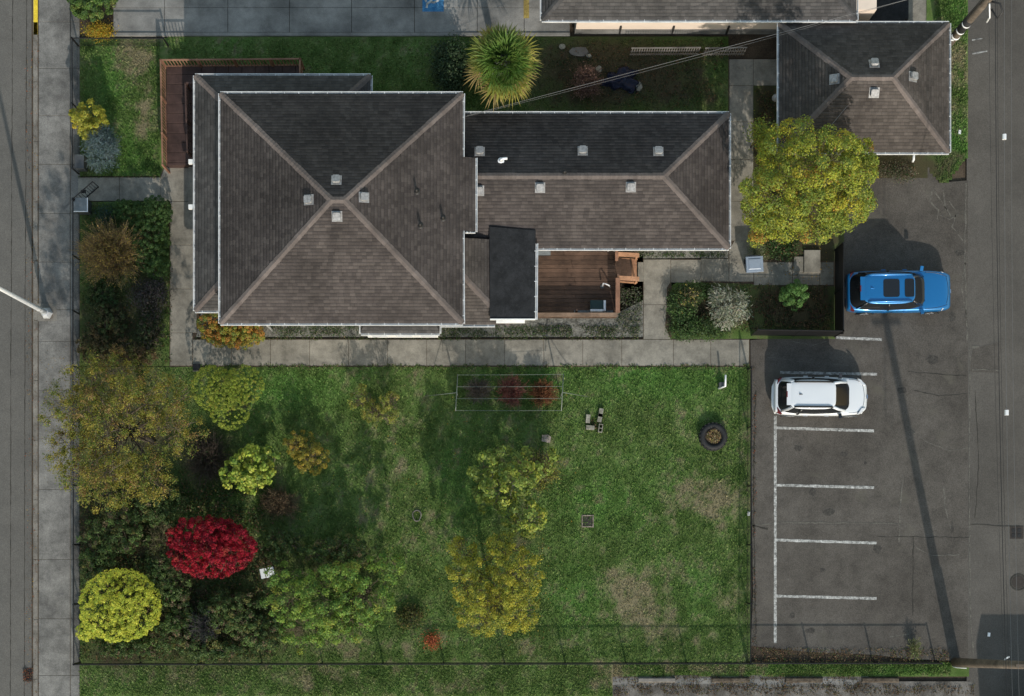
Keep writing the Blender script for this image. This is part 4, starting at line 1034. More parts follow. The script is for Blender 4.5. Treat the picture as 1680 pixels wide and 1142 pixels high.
chain_fence('wire_fence', 'black wire fence on the kerb of the concrete pad', [(118, 62.5), (268, 63)])
chain_fence('wire_fence', 'black wire fence between lawn and the outer grass verge', [(121, 1090.5), (1231.5, 1089)])
chain_fence('wire_fence', 'black wire fence between the lawn and the painted parking bays', [(1233, 602), (1231.5, 1088)])
chain_fence('wire_fence', 'black wire fence across the end of the painted parking bays', [(1234, 1088.5), (1545, 1088.5)])
gt = thing('garden_gate', 'black metal gate swung open onto the garden path', 'gate', P(131, 333))
g0, g1 = P(121, 325, 1.1), P(152, 298, 1.1)
MB().tube([(g0.x, g0.y, .1), (g0.x, g0.y, 1.1), (g1.x, g1.y, 1.1), (g1.x, g1.y, .1), (g0.x, g0.y, .1)], .03, 6).build('frame', 'fence_black', gt)
for i in range(1, 9):
    c = g0.lerp(g1, i/9); MB().tube([(c.x, c.y, .1), (c.x, c.y, 1.1)], .012, 6).build('bar', 'fence_black', gt)
c = g0.lerp(g1, .45); MB().span((c.x-.1, c.y-.06, .85), (c.x+.1, c.y+.06, 1.0)).build('latch_box', 'fence_black', gt)
MB().tube([(g0.x-.03, g0.y-.03, -.05), (g0.x-.03, g0.y-.03, 1.2)], .04, 8).build('post', 'fence_black', gt)
# tall black slatted fence round the corner bed
bf = thing('slat_fence', 'tall black slatted privacy fence round the corner bed by the parked blue car', 'fence', P(1368, 548))
HS = 1.8
def slat_panel(p, q, n):
    p, q = Vector(p), Vector(q); d = (q-p).normalized(); L_ = (q-p).length
    for i in range(n):
        c = p+d*((i+.5)*L_/n); piece('slat', (c.x, c.y, HS/2), (L_/n-.014, .02, HS-.1), 'fence_black', bf, math.atan2(d.y, d.x))
    MB().tube([(p.x, p.y, HS), (q.x, q.y, HS)], .026, 6).build('top_rail', 'fence_black', bf)
    k = max(1, round(L_/2.4))
    for i in range(k+1):
        c = p+d*(L_*i/k); MB().tube([(c.x, c.y, 0), (c.x, c.y, HS+.04)], .04, 8).build('post', 'fence_black', bf)
slat_panel(P(1384, 398, HS), P(1384, 543, HS), 46); slat_panel(P(1244, 541, HS), P(1384, 543, HS), 44)
# low white lattice fence in the shaded yard
lf = thing('lattice_fence', 'low weathered white lattice fence in the shaded back yard', 'fence', P(1130, 92))
for x0, x1, y0 in ((1036, 1150, 79), (1157, 1226, 79)):
    p, q = P(x0, y0, 1.0), P(x1, y0-1, 1.0)
    for z in (.99, .55, .12): MB().beam((p.x, p.y, z), (q.x, q.y, z), .05, .06).build('rail', 'grey_wood', lf)
    n = int((q.x-p.x)/.115)
    for i in range(n):
        c = p.lerp(q, (i+.5)/n); piece('lath', (c.x, c.y-.03, .52), (.035, .02, 1.0), 'grey_wood', lf)

# ------------------------------------------------------------------ poles and overhead lines
def curve_pts(a, b2, sag, n=24):
    return [a.lerp(b2, i/n)-Vector((0, 0, sag*4*(i/n)*(1-i/n))) for i in range(n+1)]
up_ = thing('utility_pole', 'tall wooden utility pole with white bands beside the garage corner', 'utility pole', P(1546, 84))
b0_ = P(1546, 84); tp = P(1622, -2, 5.2)
ax = Vector((tp.x-b0_.x, tp.y-b0_.y, 5.2)); ax_u = ax/5.2
MB().tube([b0_-Vector((0, 0, .1)), b0_+ax_u*4, b0_+ax_u*10.5], [.19, .17, .13], 14).build('pole', 'pole_wood', up_, True)
for z in (1.55, 2.1, 2.75): MB().tube([b0_+ax_u*z, b0_+ax_u*(z+.09)], .205, 14).build('band', 'plastic_white', up_, True)
MB().tube([b0_+ax_u*2.2, b0_+ax_u*3.2], .197, 14).build('guard', 'rubber', up_, True)
MB().tube([b0_+ax_u*.2+Vector((-.16, .1, 0)), b0_+ax_u*6+Vector((-.16, .1, 0))], .05, 8).build('riser_pipe', 'pipe_dark', up_, True)
c = b0_+ax_u*5.0
MB().tube([c+Vector((.1, 0, 0)), c+Vector((.55, -.15, .1)), c+Vector((.7, -.5, .05)), c+Vector((.5, -.75, -.1)), c+Vector((.2, -.35, 0))], .045, 8).build('cable_loop', 'wire_black', up_, True)
MB().tube([c+Vector((.05, -.2, .2)), c+Vector((.3, -.55, -.5)), c+Vector((.3, -.62, -.9))], .04, 8).build('bracket', 'plastic_white', up_, True)
MB().beam(b0_+ax_u*9.6+Vector((-.9, -.3, 0)), b0_+ax_u*9.6+Vector((.9, .3, 0)), .1, .12).build('crossarm', 'pole_wood', up_)
sp = thing('utility_pole', 'dark wooden utility pole at the end of the south wire fence', 'utility pole', P(1567, 1087))
b1_ = P(1567, 1087); tq = P(1700, 1092, 10.0); ax2 = Vector((tq.x-b1_.x, tq.y-b1_.y, 10))/10
MB().tube([b1_-Vector((0, 0, .1)), b1_+ax2*4, b1_+ax2*10.6], [.23, .2, .16], 14).build('pole', 'pole_wood', sp, True)
MB().tube([b1_+Vector((.2, .12, 0)), b1_+Vector((.2, .12, 0))+ax2*2.6], .05, 8).build('riser_pipe', 'pipe_dark', sp, True)
c = b1_+ax2*6.2; MB().tube([c, c+Vector((.1, .25, .1)), c+Vector((.25, .35, .15))], .035, 8).build('bracket', 'plastic_white', sp, True)
MB().beam(b1_+ax2*9.6+Vector((-.7, 0, 0)), b1_+ax2*9.6+Vector((.7, 0, 0)), .1, .12).build('crossarm', 'pole_wood', sp)
MB().tube([b1_+Vector((-.15, -.18, 0)), b1_+Vector((-.1, -.2, .5)), b1_+Vector((.25, -.2, .9))], .02, 6).build('ground_wire', 'plastic_white', sp, True)
def cable(label, p, q, r, mat, sag=.3, markers=()):
    p, q = Vector(p), Vector(q)
    t = thing('overhead_wire', label, 'wire', (p.x, p.y, 0), 'overhead lines')
    pts = curve_pts(p, q, sag); MB().tube(pts, r, 6).build('cable', mat, t)
    for m_ in markers:
        i = int(m_*24); MB().tube([pts[i]-Vector((0, .11, 0)), pts[i]+Vector((0, .11, 0))], .09, 8).build('clamp', 'plastic_white', t)
for lab, (x0, x1), z, r, mt, mk_ in (('thick black overhead cable along the alley', (1633, 1653), 8.2, .014, 'wire_black', ()), ('black overhead cable close beside the thick one', (1636, 1658), 8.0, .008, 'wire_black', ()),
                          ('pale thin overhead wire carrying two white clamps', (1648, 1662), 8.6, .007, 'wire_grey', (.235, .61)), ('outermost pale overhead wire along the alley', (1660, 1673), 9.0, .006, 'wire_grey', ()), ('slack thin black overhead wire along the alley', (1622, 1650), 7.6, .006, 'wire_black', ())):
    cable(lab, P(x0, -30, z), P(x1, 1180, z), r, mt, .35, mk_)
cable('pale service cable crossing the shaded yard to the rear wing', P(1500, -4, 6.2), P(766, 190, 3.0), .0085, 'wire_grey', .0)
cable('thin dark service cable beneath the pale one over the yard', P(1490, -1, 6.0), P(762, 192, 2.9), .005, 'wire_grey', .35)
cable('short pale wire from the garage roof into the yellow tree', P(1390, 174, 4.0), P(1350, 222, 4.4), .009, 'wire_grey', .05)
lp = thing('street_lamp', 'white metal street lamp post on the sidewalk edge', 'street lamp', P(76, 513))
b2_ = P(77, 514); t2 = P(-6, 470, 7.5)
axl = Vector((t2.x-b2_.x, t2.y-b2_.y, 7.5))/7.5
b2_ = Vector((b2_.x, b2_.y, 0)); axl = Vector((axl.x*.25, axl.y*.25, 1))
MB().tube([b2_, b2_+axl*.9, b2_+axl*.92, b2_+axl*8.5], [.125, .12, .11, .075], 16).build('post', 'galvanised', lp, True)
MB().lathe([(0, .34), (.17, .32), (.24, .2), (.29, .05), (.29, .0)], b2_, 6).build('base', 'galvanised', lp)
MB().tube([b2_+axl*1.25, b2_+axl*1.31], .128, 16).build('band', 'vent_metal', lp, True)
MB().tube([b2_+axl*8.3, b2_+axl*8.6+Vector((-.8, 0, .2)), b2_+axl*8.6+Vector((-1.8, 0, .3))], .04, 8).build('arm', 'galvanised', lp, True)
MB().box(b2_+axl*8.6+Vector((-2.05, 0, .28)), (.6, .26, .14)).build('lamp_head', 'galvanised', lp)
sheet('lamp_footing', rect(62, 527, 93, 498), .019, 'concrete_kerb')

# ------------------------------------------------------------------ cars
def loop_pts(x0, x1, hw, z, n=36, e=3.6, taper=0.0, ty=0):
    out = []
    cx, a = (x0+x1)/2, (x1-x0)/2
    for k in range(n):
        t = 2*math.pi*k/n; c, s = math.cos(t), math.sin(t)
        x = math.copysign(abs(c)**(2/e), c)*a; y = math.copysign(abs(s)**(2/e), s)*hw
        y *= 1-taper*max(0, x/a)**2-ty*max(0, -x/a)**2
        out.append(Vector((cx+x, y, z)))
    return out
def make_car(name, label, loc, rz, L_, W, Ht, paint, spec):
    t = thing(name, label, 'car', loc, 'parked cars', rz); t['local'] = 1
    hw = W/2; zb = spec['belt']
    fs_ = spec['stations']
    V = []; F = []
    prof = [(.55, .2), (.86, .22), (.97, .34), (1, .55), (1, .72), (.985, .86), (.95, .95), (.86, .995), (.6, 1.015), (0, 1.03)]
    m_ = len(prof)*2-1
    for (fx, fw, z0, z1) in fs_:
        x = -L_/2+fx*L_
        half = [(p[0]*hw*fw, z0+(z1-z0)*((p[1]-.2)/.8)) for p in prof]
        ring = [(y, z) for y, z in half]+[(-y, z) for y, z in half[-2::-1]]
        V += [(x, y, z) for y, z in ring]
    k = m_
    for i in range(len(fs_)-1):
        for j in range(k-1): F.append((i*k+j, (i+1)*k+j, (i+1)*k+j+1, i*k+j+1))
        F.append((i*k+k-1, (i+1)*k+k-1, (i+1)*k, i*k))
    F.append(tuple(range(k))); F.append(tuple((len(fs_)-1)*k+j for j in range(k-1, -1, -1)))
    import bmesh
    body = mk('body', V, F, paint, t, True, local=True)
    bm = bmesh.new(); bm.from_mesh(body.data); bmesh.ops.recalc_face_normals(bm, faces=bm.faces); bm.to_mesh(body.data); bm.free()
    sub = body.modifiers.new('sub', 'SUBSURF'); sub.levels = 2; sub.render_levels = 2
    # greenhouse
    xb0, xb1 = spec['base']; xr0, xr1 = spec['roof']
    n = 48; zc = Ht-.05
    lo = loop_pts(xb0, xb1, hw*.93, zb-.02, n, 5, .1, .06); hi = loop_pts(xr0, xr1, hw*spec.get('rw', .70), zc, n, 5.5, .06, .05)
    mid = [a.lerp(b2, .55)+Vector((0, math.copysign(.025, a.y), 0)) for a, b2 in zip(lo, hi)]
    def sector(k):
        p = lo[k % n]; q = hi[k % n]
        return p
    secs = {'windshield': [], 'rear_window': [], 'side_window_a': [], 'side_window_b': []}
    for kx in range(n):
        a = (kx+.5)/n*360
        if a < 45 or a > 315: secs['windshield'].append(kx)
        elif 135 < a < 225: secs['rear_window'].append(kx)
        elif a <= 135: secs['side_window_a'].append(kx)
        else: secs['side_window_b'].append(kx)
    for nm, ks in secs.items():
        v_ = []; f_ = []
        for kx in ks:
            k2 = (kx+1) % n; c = len(v_)
            v_ += [lo[kx], lo[k2], mid[k2], mid[kx], hi[k2], hi[kx]]
            f_ += [(c, c+1, c+2, c+3), (c+3, c+2, c+4, c+5)]
        o = mk(nm.rsplit('_', 1)[0] if nm[-2] == '_' else nm, v_, f_, 'car_glass', t, True, local=True)
        bm = bmesh.new(); bm.from_mesh(o.data); bmesh.ops.remove_doubles(bm, verts=bm.verts, dist=.0005); bmesh.ops.recalc_face_normals(bm, faces=bm.faces); bm.to_mesh(o.data); bm.free()
    # pillars
    for kx, mt in spec['pillars']:
        k_ = int(kx*n/360) % n
        MB().tube([lo[k_], mid[k_], hi[k_]], spec.get('pr', .05), 6).build('pillar', mt, t, True, True)
    # roof skin
    V = []; F = []
    rings = [(1.0, 0), (.985, .03), (.93, .052), (.75, .068), (.4, .08)]
    cx = (xr0+xr1)/2
    for s, dz in rings:
        for p in hi: V.append((cx+(p.x-cx)*s*1.01, p.y*s*1.015, zc+dz-.004))
    V.append((cx, 0, zc+.082))
    for i in range(len(rings)-1):
        for kx in range(n): F.append((i*n+kx, i*n+(kx+1) % n, (i+1)*n+(kx+1) % n, (i+1)*n+kx))
    for kx in range(n): F.append(((len(rings)-1)*n+kx, (len(rings)-1)*n+(kx+1) % n, len(V)-1))
    roof = mk('roof', V, F, paint, t, True, local=True)
    for (x0, x1, hy) in spec.get('sunroof', ()):
        lp_ = loop_pts(x0, x1, hy, Ht+.037, 24, 8); mk('sunroof', lp_, [tuple(range(24))], 'car_glass', roof, local=True)
    for s in (-1, 1):
        y = s*hw*spec.get('rw', .7)*.86
        MB().tube([(xr0+.2, y, Ht-.0), (xr0+.35, y, Ht+.06), (xr1-.3, y, Ht+.06), (xr1-.15, y, Ht)], .042, 8).build('roof_rail', spec['rail'], t, True, True)
    if spec.get('antenna'):
        ax_ = spec['antenna']; MB().add([(ax_-.1, -.03, Ht+.02), (ax_+.06, -.02, Ht+.02), (ax_+.06, .02, Ht+.02), (ax_-.1, .03, Ht+.02), (ax_-.09, 0, Ht+.1)], [(0, 1, 4), (1, 2, 4), (2, 3, 4), (3, 0, 4)]).build('antenna', spec['rail'], t, local=True)
    # spoiler over the rear window
    MB().beam((xr0-.02, -hw*.55, Ht-.03), (xr0-.02, hw*.55, Ht-.03), .26, .04).build('spoiler', paint, t, local=True)
    MB().beam((xr0-.14, -.14, Ht-.015), (xr0-.14, .14, Ht-.015), .05, .03).build('brake_light', 'lamp_red', t, local=True)
    for sx in (-.5*L_+.19*L_, .5*L_-.185*L_):
        for s in (-1, 1):
            r_ = .35; c = Vector((sx, s*(hw-.11), r_))
            w_ = MB(); 
            prof_ = [(.2, -.11), (r_-.03, -.11), (r_, -.07), (r_, .07), (r_-.03, .11), (.2, .11)]
            vv = []; ff = []
            for (rr, yy_) in prof_:
                for kx in range(20):
                    a = 2*math.pi*kx/20; vv.append(c+Vector((rr*math.cos(a), yy_, rr*math.sin(a))))
            for i in range(len(prof_)-1):
                for kx in range(20): ff.append((i*20+kx, i*20+(kx+1) % 20, (i+1)*20+(kx+1) % 20, (i+1)*20+kx))
            w_.add(vv, ff); wo = w_.build('wheel', 'rubber', t, True, True)
            rb = MB(); ctr = c+Vector((0, s*.095, 0))
            for kx in range(5):
                a = 2*math.pi*kx/5; rb.beam(ctr, ctr+Vector((.21*math.cos(a), 0, .21*math.sin(a))), .05, .03)
            rb.build('rim', 'vent_metal', wo, local=True)
            # dark wheel-arch lining
            arc = [c+Vector((math.cos(math.pi*i/10)*.42, s*.105, math.sin(math.pi*i/10)*.42)) for i in range(11)]
            MB().tube(arc, .035, 6).build('wheel_arch', spec.get('arch', 'car_black'), t, True, True)
    for s in (-1, 1):
        mx = spec['mirror']
        MB().add([(mx-.05, s*hw*.9, zb+.02), (mx+.12, s*hw*.9, zb+.02), (mx+.14, s*(hw+.13), zb+.06), (mx-.02, s*(hw+.14), zb+.06), (mx-.05, s*hw*.9, zb+.12), (mx+.1, s*hw*.9, zb+.12), (mx+.12, s*(hw+.11), zb+.18), (mx-.02, s*(hw+.13), zb+.18)],
                 [(0, 1, 2, 3), (4, 5, 6, 7), (0, 1, 5, 4), (1, 2, 6, 5), (2, 3, 7, 6), (3, 0, 4, 7)]).build('mirror', spec['mirror_mat'], t, local=True)
        MB().add([(L_/2-.36, s*hw*.62, .8), (L_/2-.12, s*hw*.55, .74), (L_/2-.3, s*hw*.86, .78), (L_/2-.52, s*hw*.95, .86), (L_/2-.3, s*hw*.6, .9), (L_/2-.14, s*hw*.6, .84), (L_/2-.34, s*hw*.84, .9), (L_/2-.5, s*hw*.9, .96)],
                 [(0, 1, 2, 3), (4, 5, 6, 7), (0, 1, 5, 4), (1, 2, 6, 5), (2, 3, 7, 6), (3, 0, 4, 7)]).build('headlight', 'lamp_clear', t, local=True)
        MB().add([(-L_/2+.03, s*hw*.6, .86), (-L_/2+.1, s*hw*.86, .86), (-L_/2+.3, s*hw*.965, .9), (-L_/2+.12, s*hw*.6, 1.02), (-L_/2+.18, s*hw*.84, 1.02), (-L_/2+.34, s*hw*.93, 1.02)],
                 [(0, 1, 4, 3), (1, 2, 5, 4), (3, 4, 5)]).build('taillight', 'lamp_red', t, local=True)
        for hx in (.25, -.75):
            MB().beam((hx-.1, s*(hw+.012), zb-.12), (hx+.1, s*(hw+.012), zb-.12), .03, .03).build('door_handle', spec['handle'], t, local=True)
    MB().beam((L_/2-.03, -.3, .5), (L_/2-.03, .3, .5), .06, .16).build('grille', 'car_black', t, local=True)
    MB().beam((L_/2-.015, -.09, .72), (L_/2-.015, .09, .72), .05, .06).build('badge', 'chrome', t, local=True)
    MB().beam((-L_/2+.03, -.26, .6), (-L_/2+.03, .26, .6), .05, .12).build('licence_plate', 'plastic_white', t, local=True)
    dg = bpy.context.evaluated_depsgraph_get(); dg.update(); bev = body.evaluated_get(dg)
    def drape(pts):
        out_ = []
        for (x, y) in pts:
            ok, loc_, _, _ = bev.ray_cast(Vector((x, y, 3)), Vector((0, 0, -1)))
            if ok: out_.append(loc_+Vector((0, 0, .002)))
        return out_
    hx0, hx1 = xb1-.02, L_/2-.22
    for s in (-1, 1):
        pl_ = drape([(hx0+(hx1-hx0)*i/10, s*hw*(.86-.2*(i/10)**2.2)) for i in range(11)])
        if len(pl_) > 3: MB().tube(pl_, .011, 5).build('panel_seam', 'car_black', t, True, True)
    pl_ = drape([(hx1+.05-.1*(abs(i)/8)**2, i/8*hw*.62) for i in range(-8, 9)])
    if len(pl_) > 3: MB().tube(pl_, .011, 5).build('panel_seam', 'car_black', t, True, True)
    for s in (-1, 1): # wipers
        MB().beam((xb1-.06, s*.28-.25, zb+.03), (xb1-.16, s*.28+.3, zb+.09), .02, .02).build('wiper', 'car_black', t, local=True)
    # bumpers
    MB().tube([(L_/2-.25, -hw*.82, .42), (L_/2-.02, -hw*.45, .42), (L_/2+.01, 0, .42), (L_/2-.02, hw*.45, .42), (L_/2-.25, hw*.82, .42)], .06, 8).build('bumper', spec['bumper'], t, True, True)
    MB().tube([(-L_/2+.14, -hw*.86, .5), (-L_/2-.0, -hw*.5, .5), (-L_/2-.02, 0, .5), (-L_/2, hw*.5, .5), (-L_/2+.14, hw*.86, .5)], .07, 8).build('bumper', spec['bumper'], t, True, True)
    return t
c = P(1467, 483)
st = [(0, .80, .42, .92), (.012, .86, .32, 1.0), (.05, .94, .25, 1.03), (.15, .985, .24, 1.05), (.3, 1, .24, 1.06), (.5, 1, .24, 1.06), (.68, 1, .24, 1.07), (.76, .99, .24, 1.06), (.88, .96, .25, 1.0), (.95, .9, .28, .93), (.985, .82, .33, .82), (1, .74, .38, .72)]
make_car('suv', 'blue sport utility car with two dark sunroofs parked by the black fence', (c.x, c.y, -.016), R(0.6), 4.95, 1.98, 1.74, 'car_blue',
         dict(belt=1.05, stations=st, base=(-2.36, 1.2), roof=(-1.88, .52), rw=.73, sunroof=((-.98, -.22, .42), (.02, .46, .42)), rail='car_blue', antenna=-1.45, pillars=((35, 'car_black'), (325, 'car_black'), (90, 'car_black'), (270, 'car_black'), (122, 'car_black'), (238, 'car_black')), mirror=.95, mirror_mat='car_blue', handle='car_blue', bumper='car_black', arch='car_black'))
c = P(1341, 653)
st = [(0, .76, .42, .88), (.012, .83, .32, .97), (.05, .93, .25, 1.0), (.15, .985, .24, 1.0), (.3, 1, .24, 1.0), (.5, 1, .24, 1.0), (.66, 1, .24, 1.0), (.75, .985, .24, .98), (.86, .95, .25, .92), (.93, .86, .27, .84), (.98, .7, .32, .74), (1, .56, .38, .64)]
make_car('suv', 'white sport utility car with black roof rails parked across a bay line', (c.x, c.y, -.016), R(-.4), 4.42, 1.84, 1.64, 'car_white',
         dict(belt=.99, stations=st, base=(-2.1, 1.3), roof=(-1.62, .52), rw=.74, rail='fence_black', antenna=-1.1, pr=.075, pillars=((38, 'car_white'), (322, 'car_white'), (92, 'car_black'), (268, 'car_black'), (128, 'car_white'), (232, 'car_white'), (135, 'car_white'), (225, 'car_white')), mirror=.8, mirror_mat='car_black', handle='car_white', bumper='car_white', arch='plastic_grey'))

# ------------------------------------------------------------------ plants
def lobes_of(cx, cy, rx, ry, zc, rz, sub, r, spread=.62):
    """lobes of a crown in metres: centre pixel is where the crown's middle shows in the photo"""
    c = P(cx, cy, zc); k = (H-zc)/H/S
    A = np.array([c.x, c.y, zc]); Rr = np.array([rx*k, ry*k, rz])
    if sub <= 1: return [(A, Rr)]
    Rr = Rr*np.array([1.08, 1.08, 1.0])
    out = [(A, Rr*.76)]
    for i in range(sub):
        d = r.normal(0, 1, 3); d /= np.linalg.norm(d); d[2] = d[2]*.7+.15
        f = r.uniform(.32, .46)
        out.append((A+d*Rr*spread, Rr*f))
    return out
def clump_cloud(lobes, n, r, clump=.16, per=14, shell=.55, zmin=.05, squash=1.0):
    vol = np.array([l[1].prod()**.67 for l in lobes]); vol /= vol.sum()
    nc = max(1, n//per)
    li = r.choice(len(lobes), nc, p=vol)
    C = np.array([l[0] for l in lobes])[li]; Rr = np.array([l[1] for l in lobes])[li]
    d = r.normal(0, 1, (nc, 3)); d[:, 2] = d[:, 2]*squash; d /= np.linalg.norm(d, axis=1)[:, None]
    rad = shell+(1-shell)*r.uniform(0, 1, nc)**.6
    cc = C+d*Rr*rad[:, None]
    pos = np.repeat(cc, per, 0)+r.normal(0, 1, (nc*per, 3))*clump*np.array([1, 1, .6])
    nr = np.repeat(d, per, 0)
    cid = np.repeat(np.arange(nc), per)
    ok = pos[:, 2] > zmin
    return pos[ok], nr[ok], cid[ok], nc
def puff_cloud(lobes, npuff, per, r, pr, shell=.7, top=.35, thick=.25, zb=.5):
    """crown of leafy domes: every puff is a little dome of leaves facing outwards, with real gaps between the domes"""
    vol = np.array([l[1].prod()**.67 for l in lobes]); vol /= vol.sum()
    li = r.choice(len(lobes), npuff*3, p=vol)
    C = np.array([l[0] for l in lobes])[li]; Rr = np.array([l[1] for l in lobes])[li]
    d = r.normal(0, 1, (npuff*3, 3)); d[:, 2] += top; d /= np.linalg.norm(d, axis=1)[:, None]
    pc = C+d*Rr*(shell+(1-shell)*r.uniform(0, 1, npuff*3)**.5)[:, None]
    prad = r.uniform(pr[0], pr[1], npuff*3)
    keep = []
    for i in range(npuff*3):      # push puffs apart so that the gaps stay open
        if len(keep) >= npuff: break
        if keep:
            dd = np.linalg.norm(pc[keep]-pc[i], axis=1)
            if (dd < .62*(prad[keep]+prad[i])).any() and r.uniform() > .12: continue
        keep.append(i)
    pc, prad, d = pc[keep], prad[keep], d[keep]; m = len(keep)
    cid = np.repeat(np.arange(m), per)
    v = r.normal(0, 1, (m*per, 3))+np.repeat(d*.9+np.array([0, 0, zb]), per, 0); v /= np.linalg.norm(v, axis=1)[:, None]
    pos = pc[cid]+v*(prad[cid]*(1-thick*r.uniform(0, 1, m*per)))[:, None]*np.array([1, 1, .8])
    ok = pos[:, 2] > .03
    return pos[ok], v[ok], cid[ok], m
def stems_mesh(name, base, tips, r0, mat, parent, r, bend=.15):
    mb = MB()
    for t in tips:
        t = Vector(t); b = Vector(base)+Vector((r.normal(0, .05), r.normal(0, .05), 0))
        m1 = b.lerp(t, .45)+Vector((r.normal(0, bend), r.normal(0, bend), abs(r.normal(0, bend))))
        mb.tube([b, m1, t], [r0, r0*.65, r0*.25], 5, False)
    return mb.build(name, mat, parent, True)
def plant(name, label, cat, cx, cy, rx, ry, top, n, size, pal, seed, sub=5, low=.0, per=14, clump=.16, jitter=.7, aspect=.55, shell=.5, trunk=.0, matn='leaf', bark='bark', group=None, parts=('foliage', 'stem'), spread=.62, lobes=None, upbias=.55, ntips=7, outward=False, dx=0, dy=0, puff=None, npuff=0, tb=.35, zb=.5, thick=.25, twigs=0, twc=((.16, .13, .09), (.1, .08, .055))):
    r = np.random.default_rng(seed)
    zc = (top+low)/2; rz = (top-low)/2
    lb = lobes_of(cx, cy, rx, ry, zc, rz, sub, r, spread)
    if lobes:
        lb = []
        for (lx, ly, lrx, lry, z0, z1) in lobes:
            c = P(lx, ly, (z0+z1)/2); k = (H-(z0+z1)/2)/H/S; lb.append((np.array([c.x, c.y, (z0+z1)/2]), np.array([lrx*k, lry*k, (z1-z0)/2])))
    A = lb[0][0]
    t = thing(name, label, cat, (A[0]+dx, A[1]+dy, 0), group)
    if puff: pos, nr, cid, nc = puff_cloud(lb, npuff, max(4, n//npuff), r, puff, shell, tb, thick, zb)
    else: pos, nr, cid, nc = clump_cloud(lb, n, r, clump, per, shell)
    nb = nr*.7+np.array([0, 0, upbias])
    wts = np.array([p[1] for p in pal], float); wts /= wts.sum()
    ccol = r.choice(len(pal), nc, p=wts); lc = ccol[cid]
    sw = r.uniform(0, 1, len(lc)) < .35; lc = np.where(sw, r.choice(len(pal), len(lc), p=wts), lc)
    leaves_mesh(parts[0], pos, nb, size, pal, r, jitter, aspect, t, None, matn, lc, nr if outward else None)
    if twigs:
        j = r.integers(0, len(pos), twigs); e = pos[j]
        lbc = np.array([l[0] for l in lb]); near = lbc[np.argmin(((e[:, None, :]-lbc[None])**2).sum(2), 1)]
        stt = e+(near-e)*r.uniform(.35, .8, (twigs, 1))+r.normal(0, .12, (twigs, 3)); stt[:, 2] -= .15
        m_ = (stt+e)/2+r.normal(0, .06, (twigs, 3))
        Vt = []; Ft = []; ot = 0
        for a_, b_, w0, w1 in ((stt, m_, .014, .01), (m_, e, .01, .004)):
            d_ = b_-a_; d_ /= np.linalg.norm(d_, axis=1)[:, None]+1e-9
            x_ = np.cross(d_, np.array([.3, .5, .81])); x_ /= np.linalg.norm(x_, axis=1)[:, None]+1e-9; y_ = np.cross(d_, x_)
            q_ = np.stack([ee+(x_*math.cos(2.094*jj)+y_*math.sin(2.094*jj))*w for ee, w in ((a_, w0), (b_, w1)) for jj in range(3)], 1)
            Vt.append(q_.reshape(-1, 3)); kk = np.arange(twigs)[:, None]*6+ot
            for u_, v_ in ((0, 1), (1, 2), (2, 0)): Ft.append(np.concatenate([kk+u_, kk+v_, kk+3+v_, kk+3+u_], 1))
            ot += twigs*6
        Vt = np.concatenate(Vt); ct = np.array(twc)[r.integers(0, len(twc), len(Vt)//6)]*r.uniform(.7, 1.3, (len(Vt)//6, 1))
        mk('twigs', Vt, np.concatenate(Ft), 'needle', t, False, np.repeat(ct, 6, 0))['kind'] = 'stuff'
    base = Vector((A[0]+dx, A[1]+dy, -.03))
    if trunk:
        h = max(.6, low+(top-low)*.35); mid = Vector((A[0]*.5+base.x*.5+r.normal(0, .1), A[1]*.5+base.y*.5+r.normal(0, .1), h*.55)); tp_ = Vector((A[0], A[1], h))
        MB().tube([base, mid, tp_], [trunk*1.25, trunk, trunk*.75], 10).build(parts[1], bark, t, True)
        tips = [l[0]+r.normal(0, .2, 3)*l[1] for l in lb[1:]] or [A]
        tips += [A+np.clip(r.normal(0, .4, 3), -.7, .35)*(lb[0][1]) for _ in range(ntips)]
        stems_mesh('branch', tp_-Vector((0, 0, .1)), tips, trunk*.3, bark, t, r, .4)
    else:
        tips = [pos[i]*.9+np.array([base.x, base.y, 0])*.1 for i in r.choice(len(pos), min(len(pos), ntips+6))]
        stems_mesh(parts[1], base, tips, .018, bark, t, r, .1)
    return t
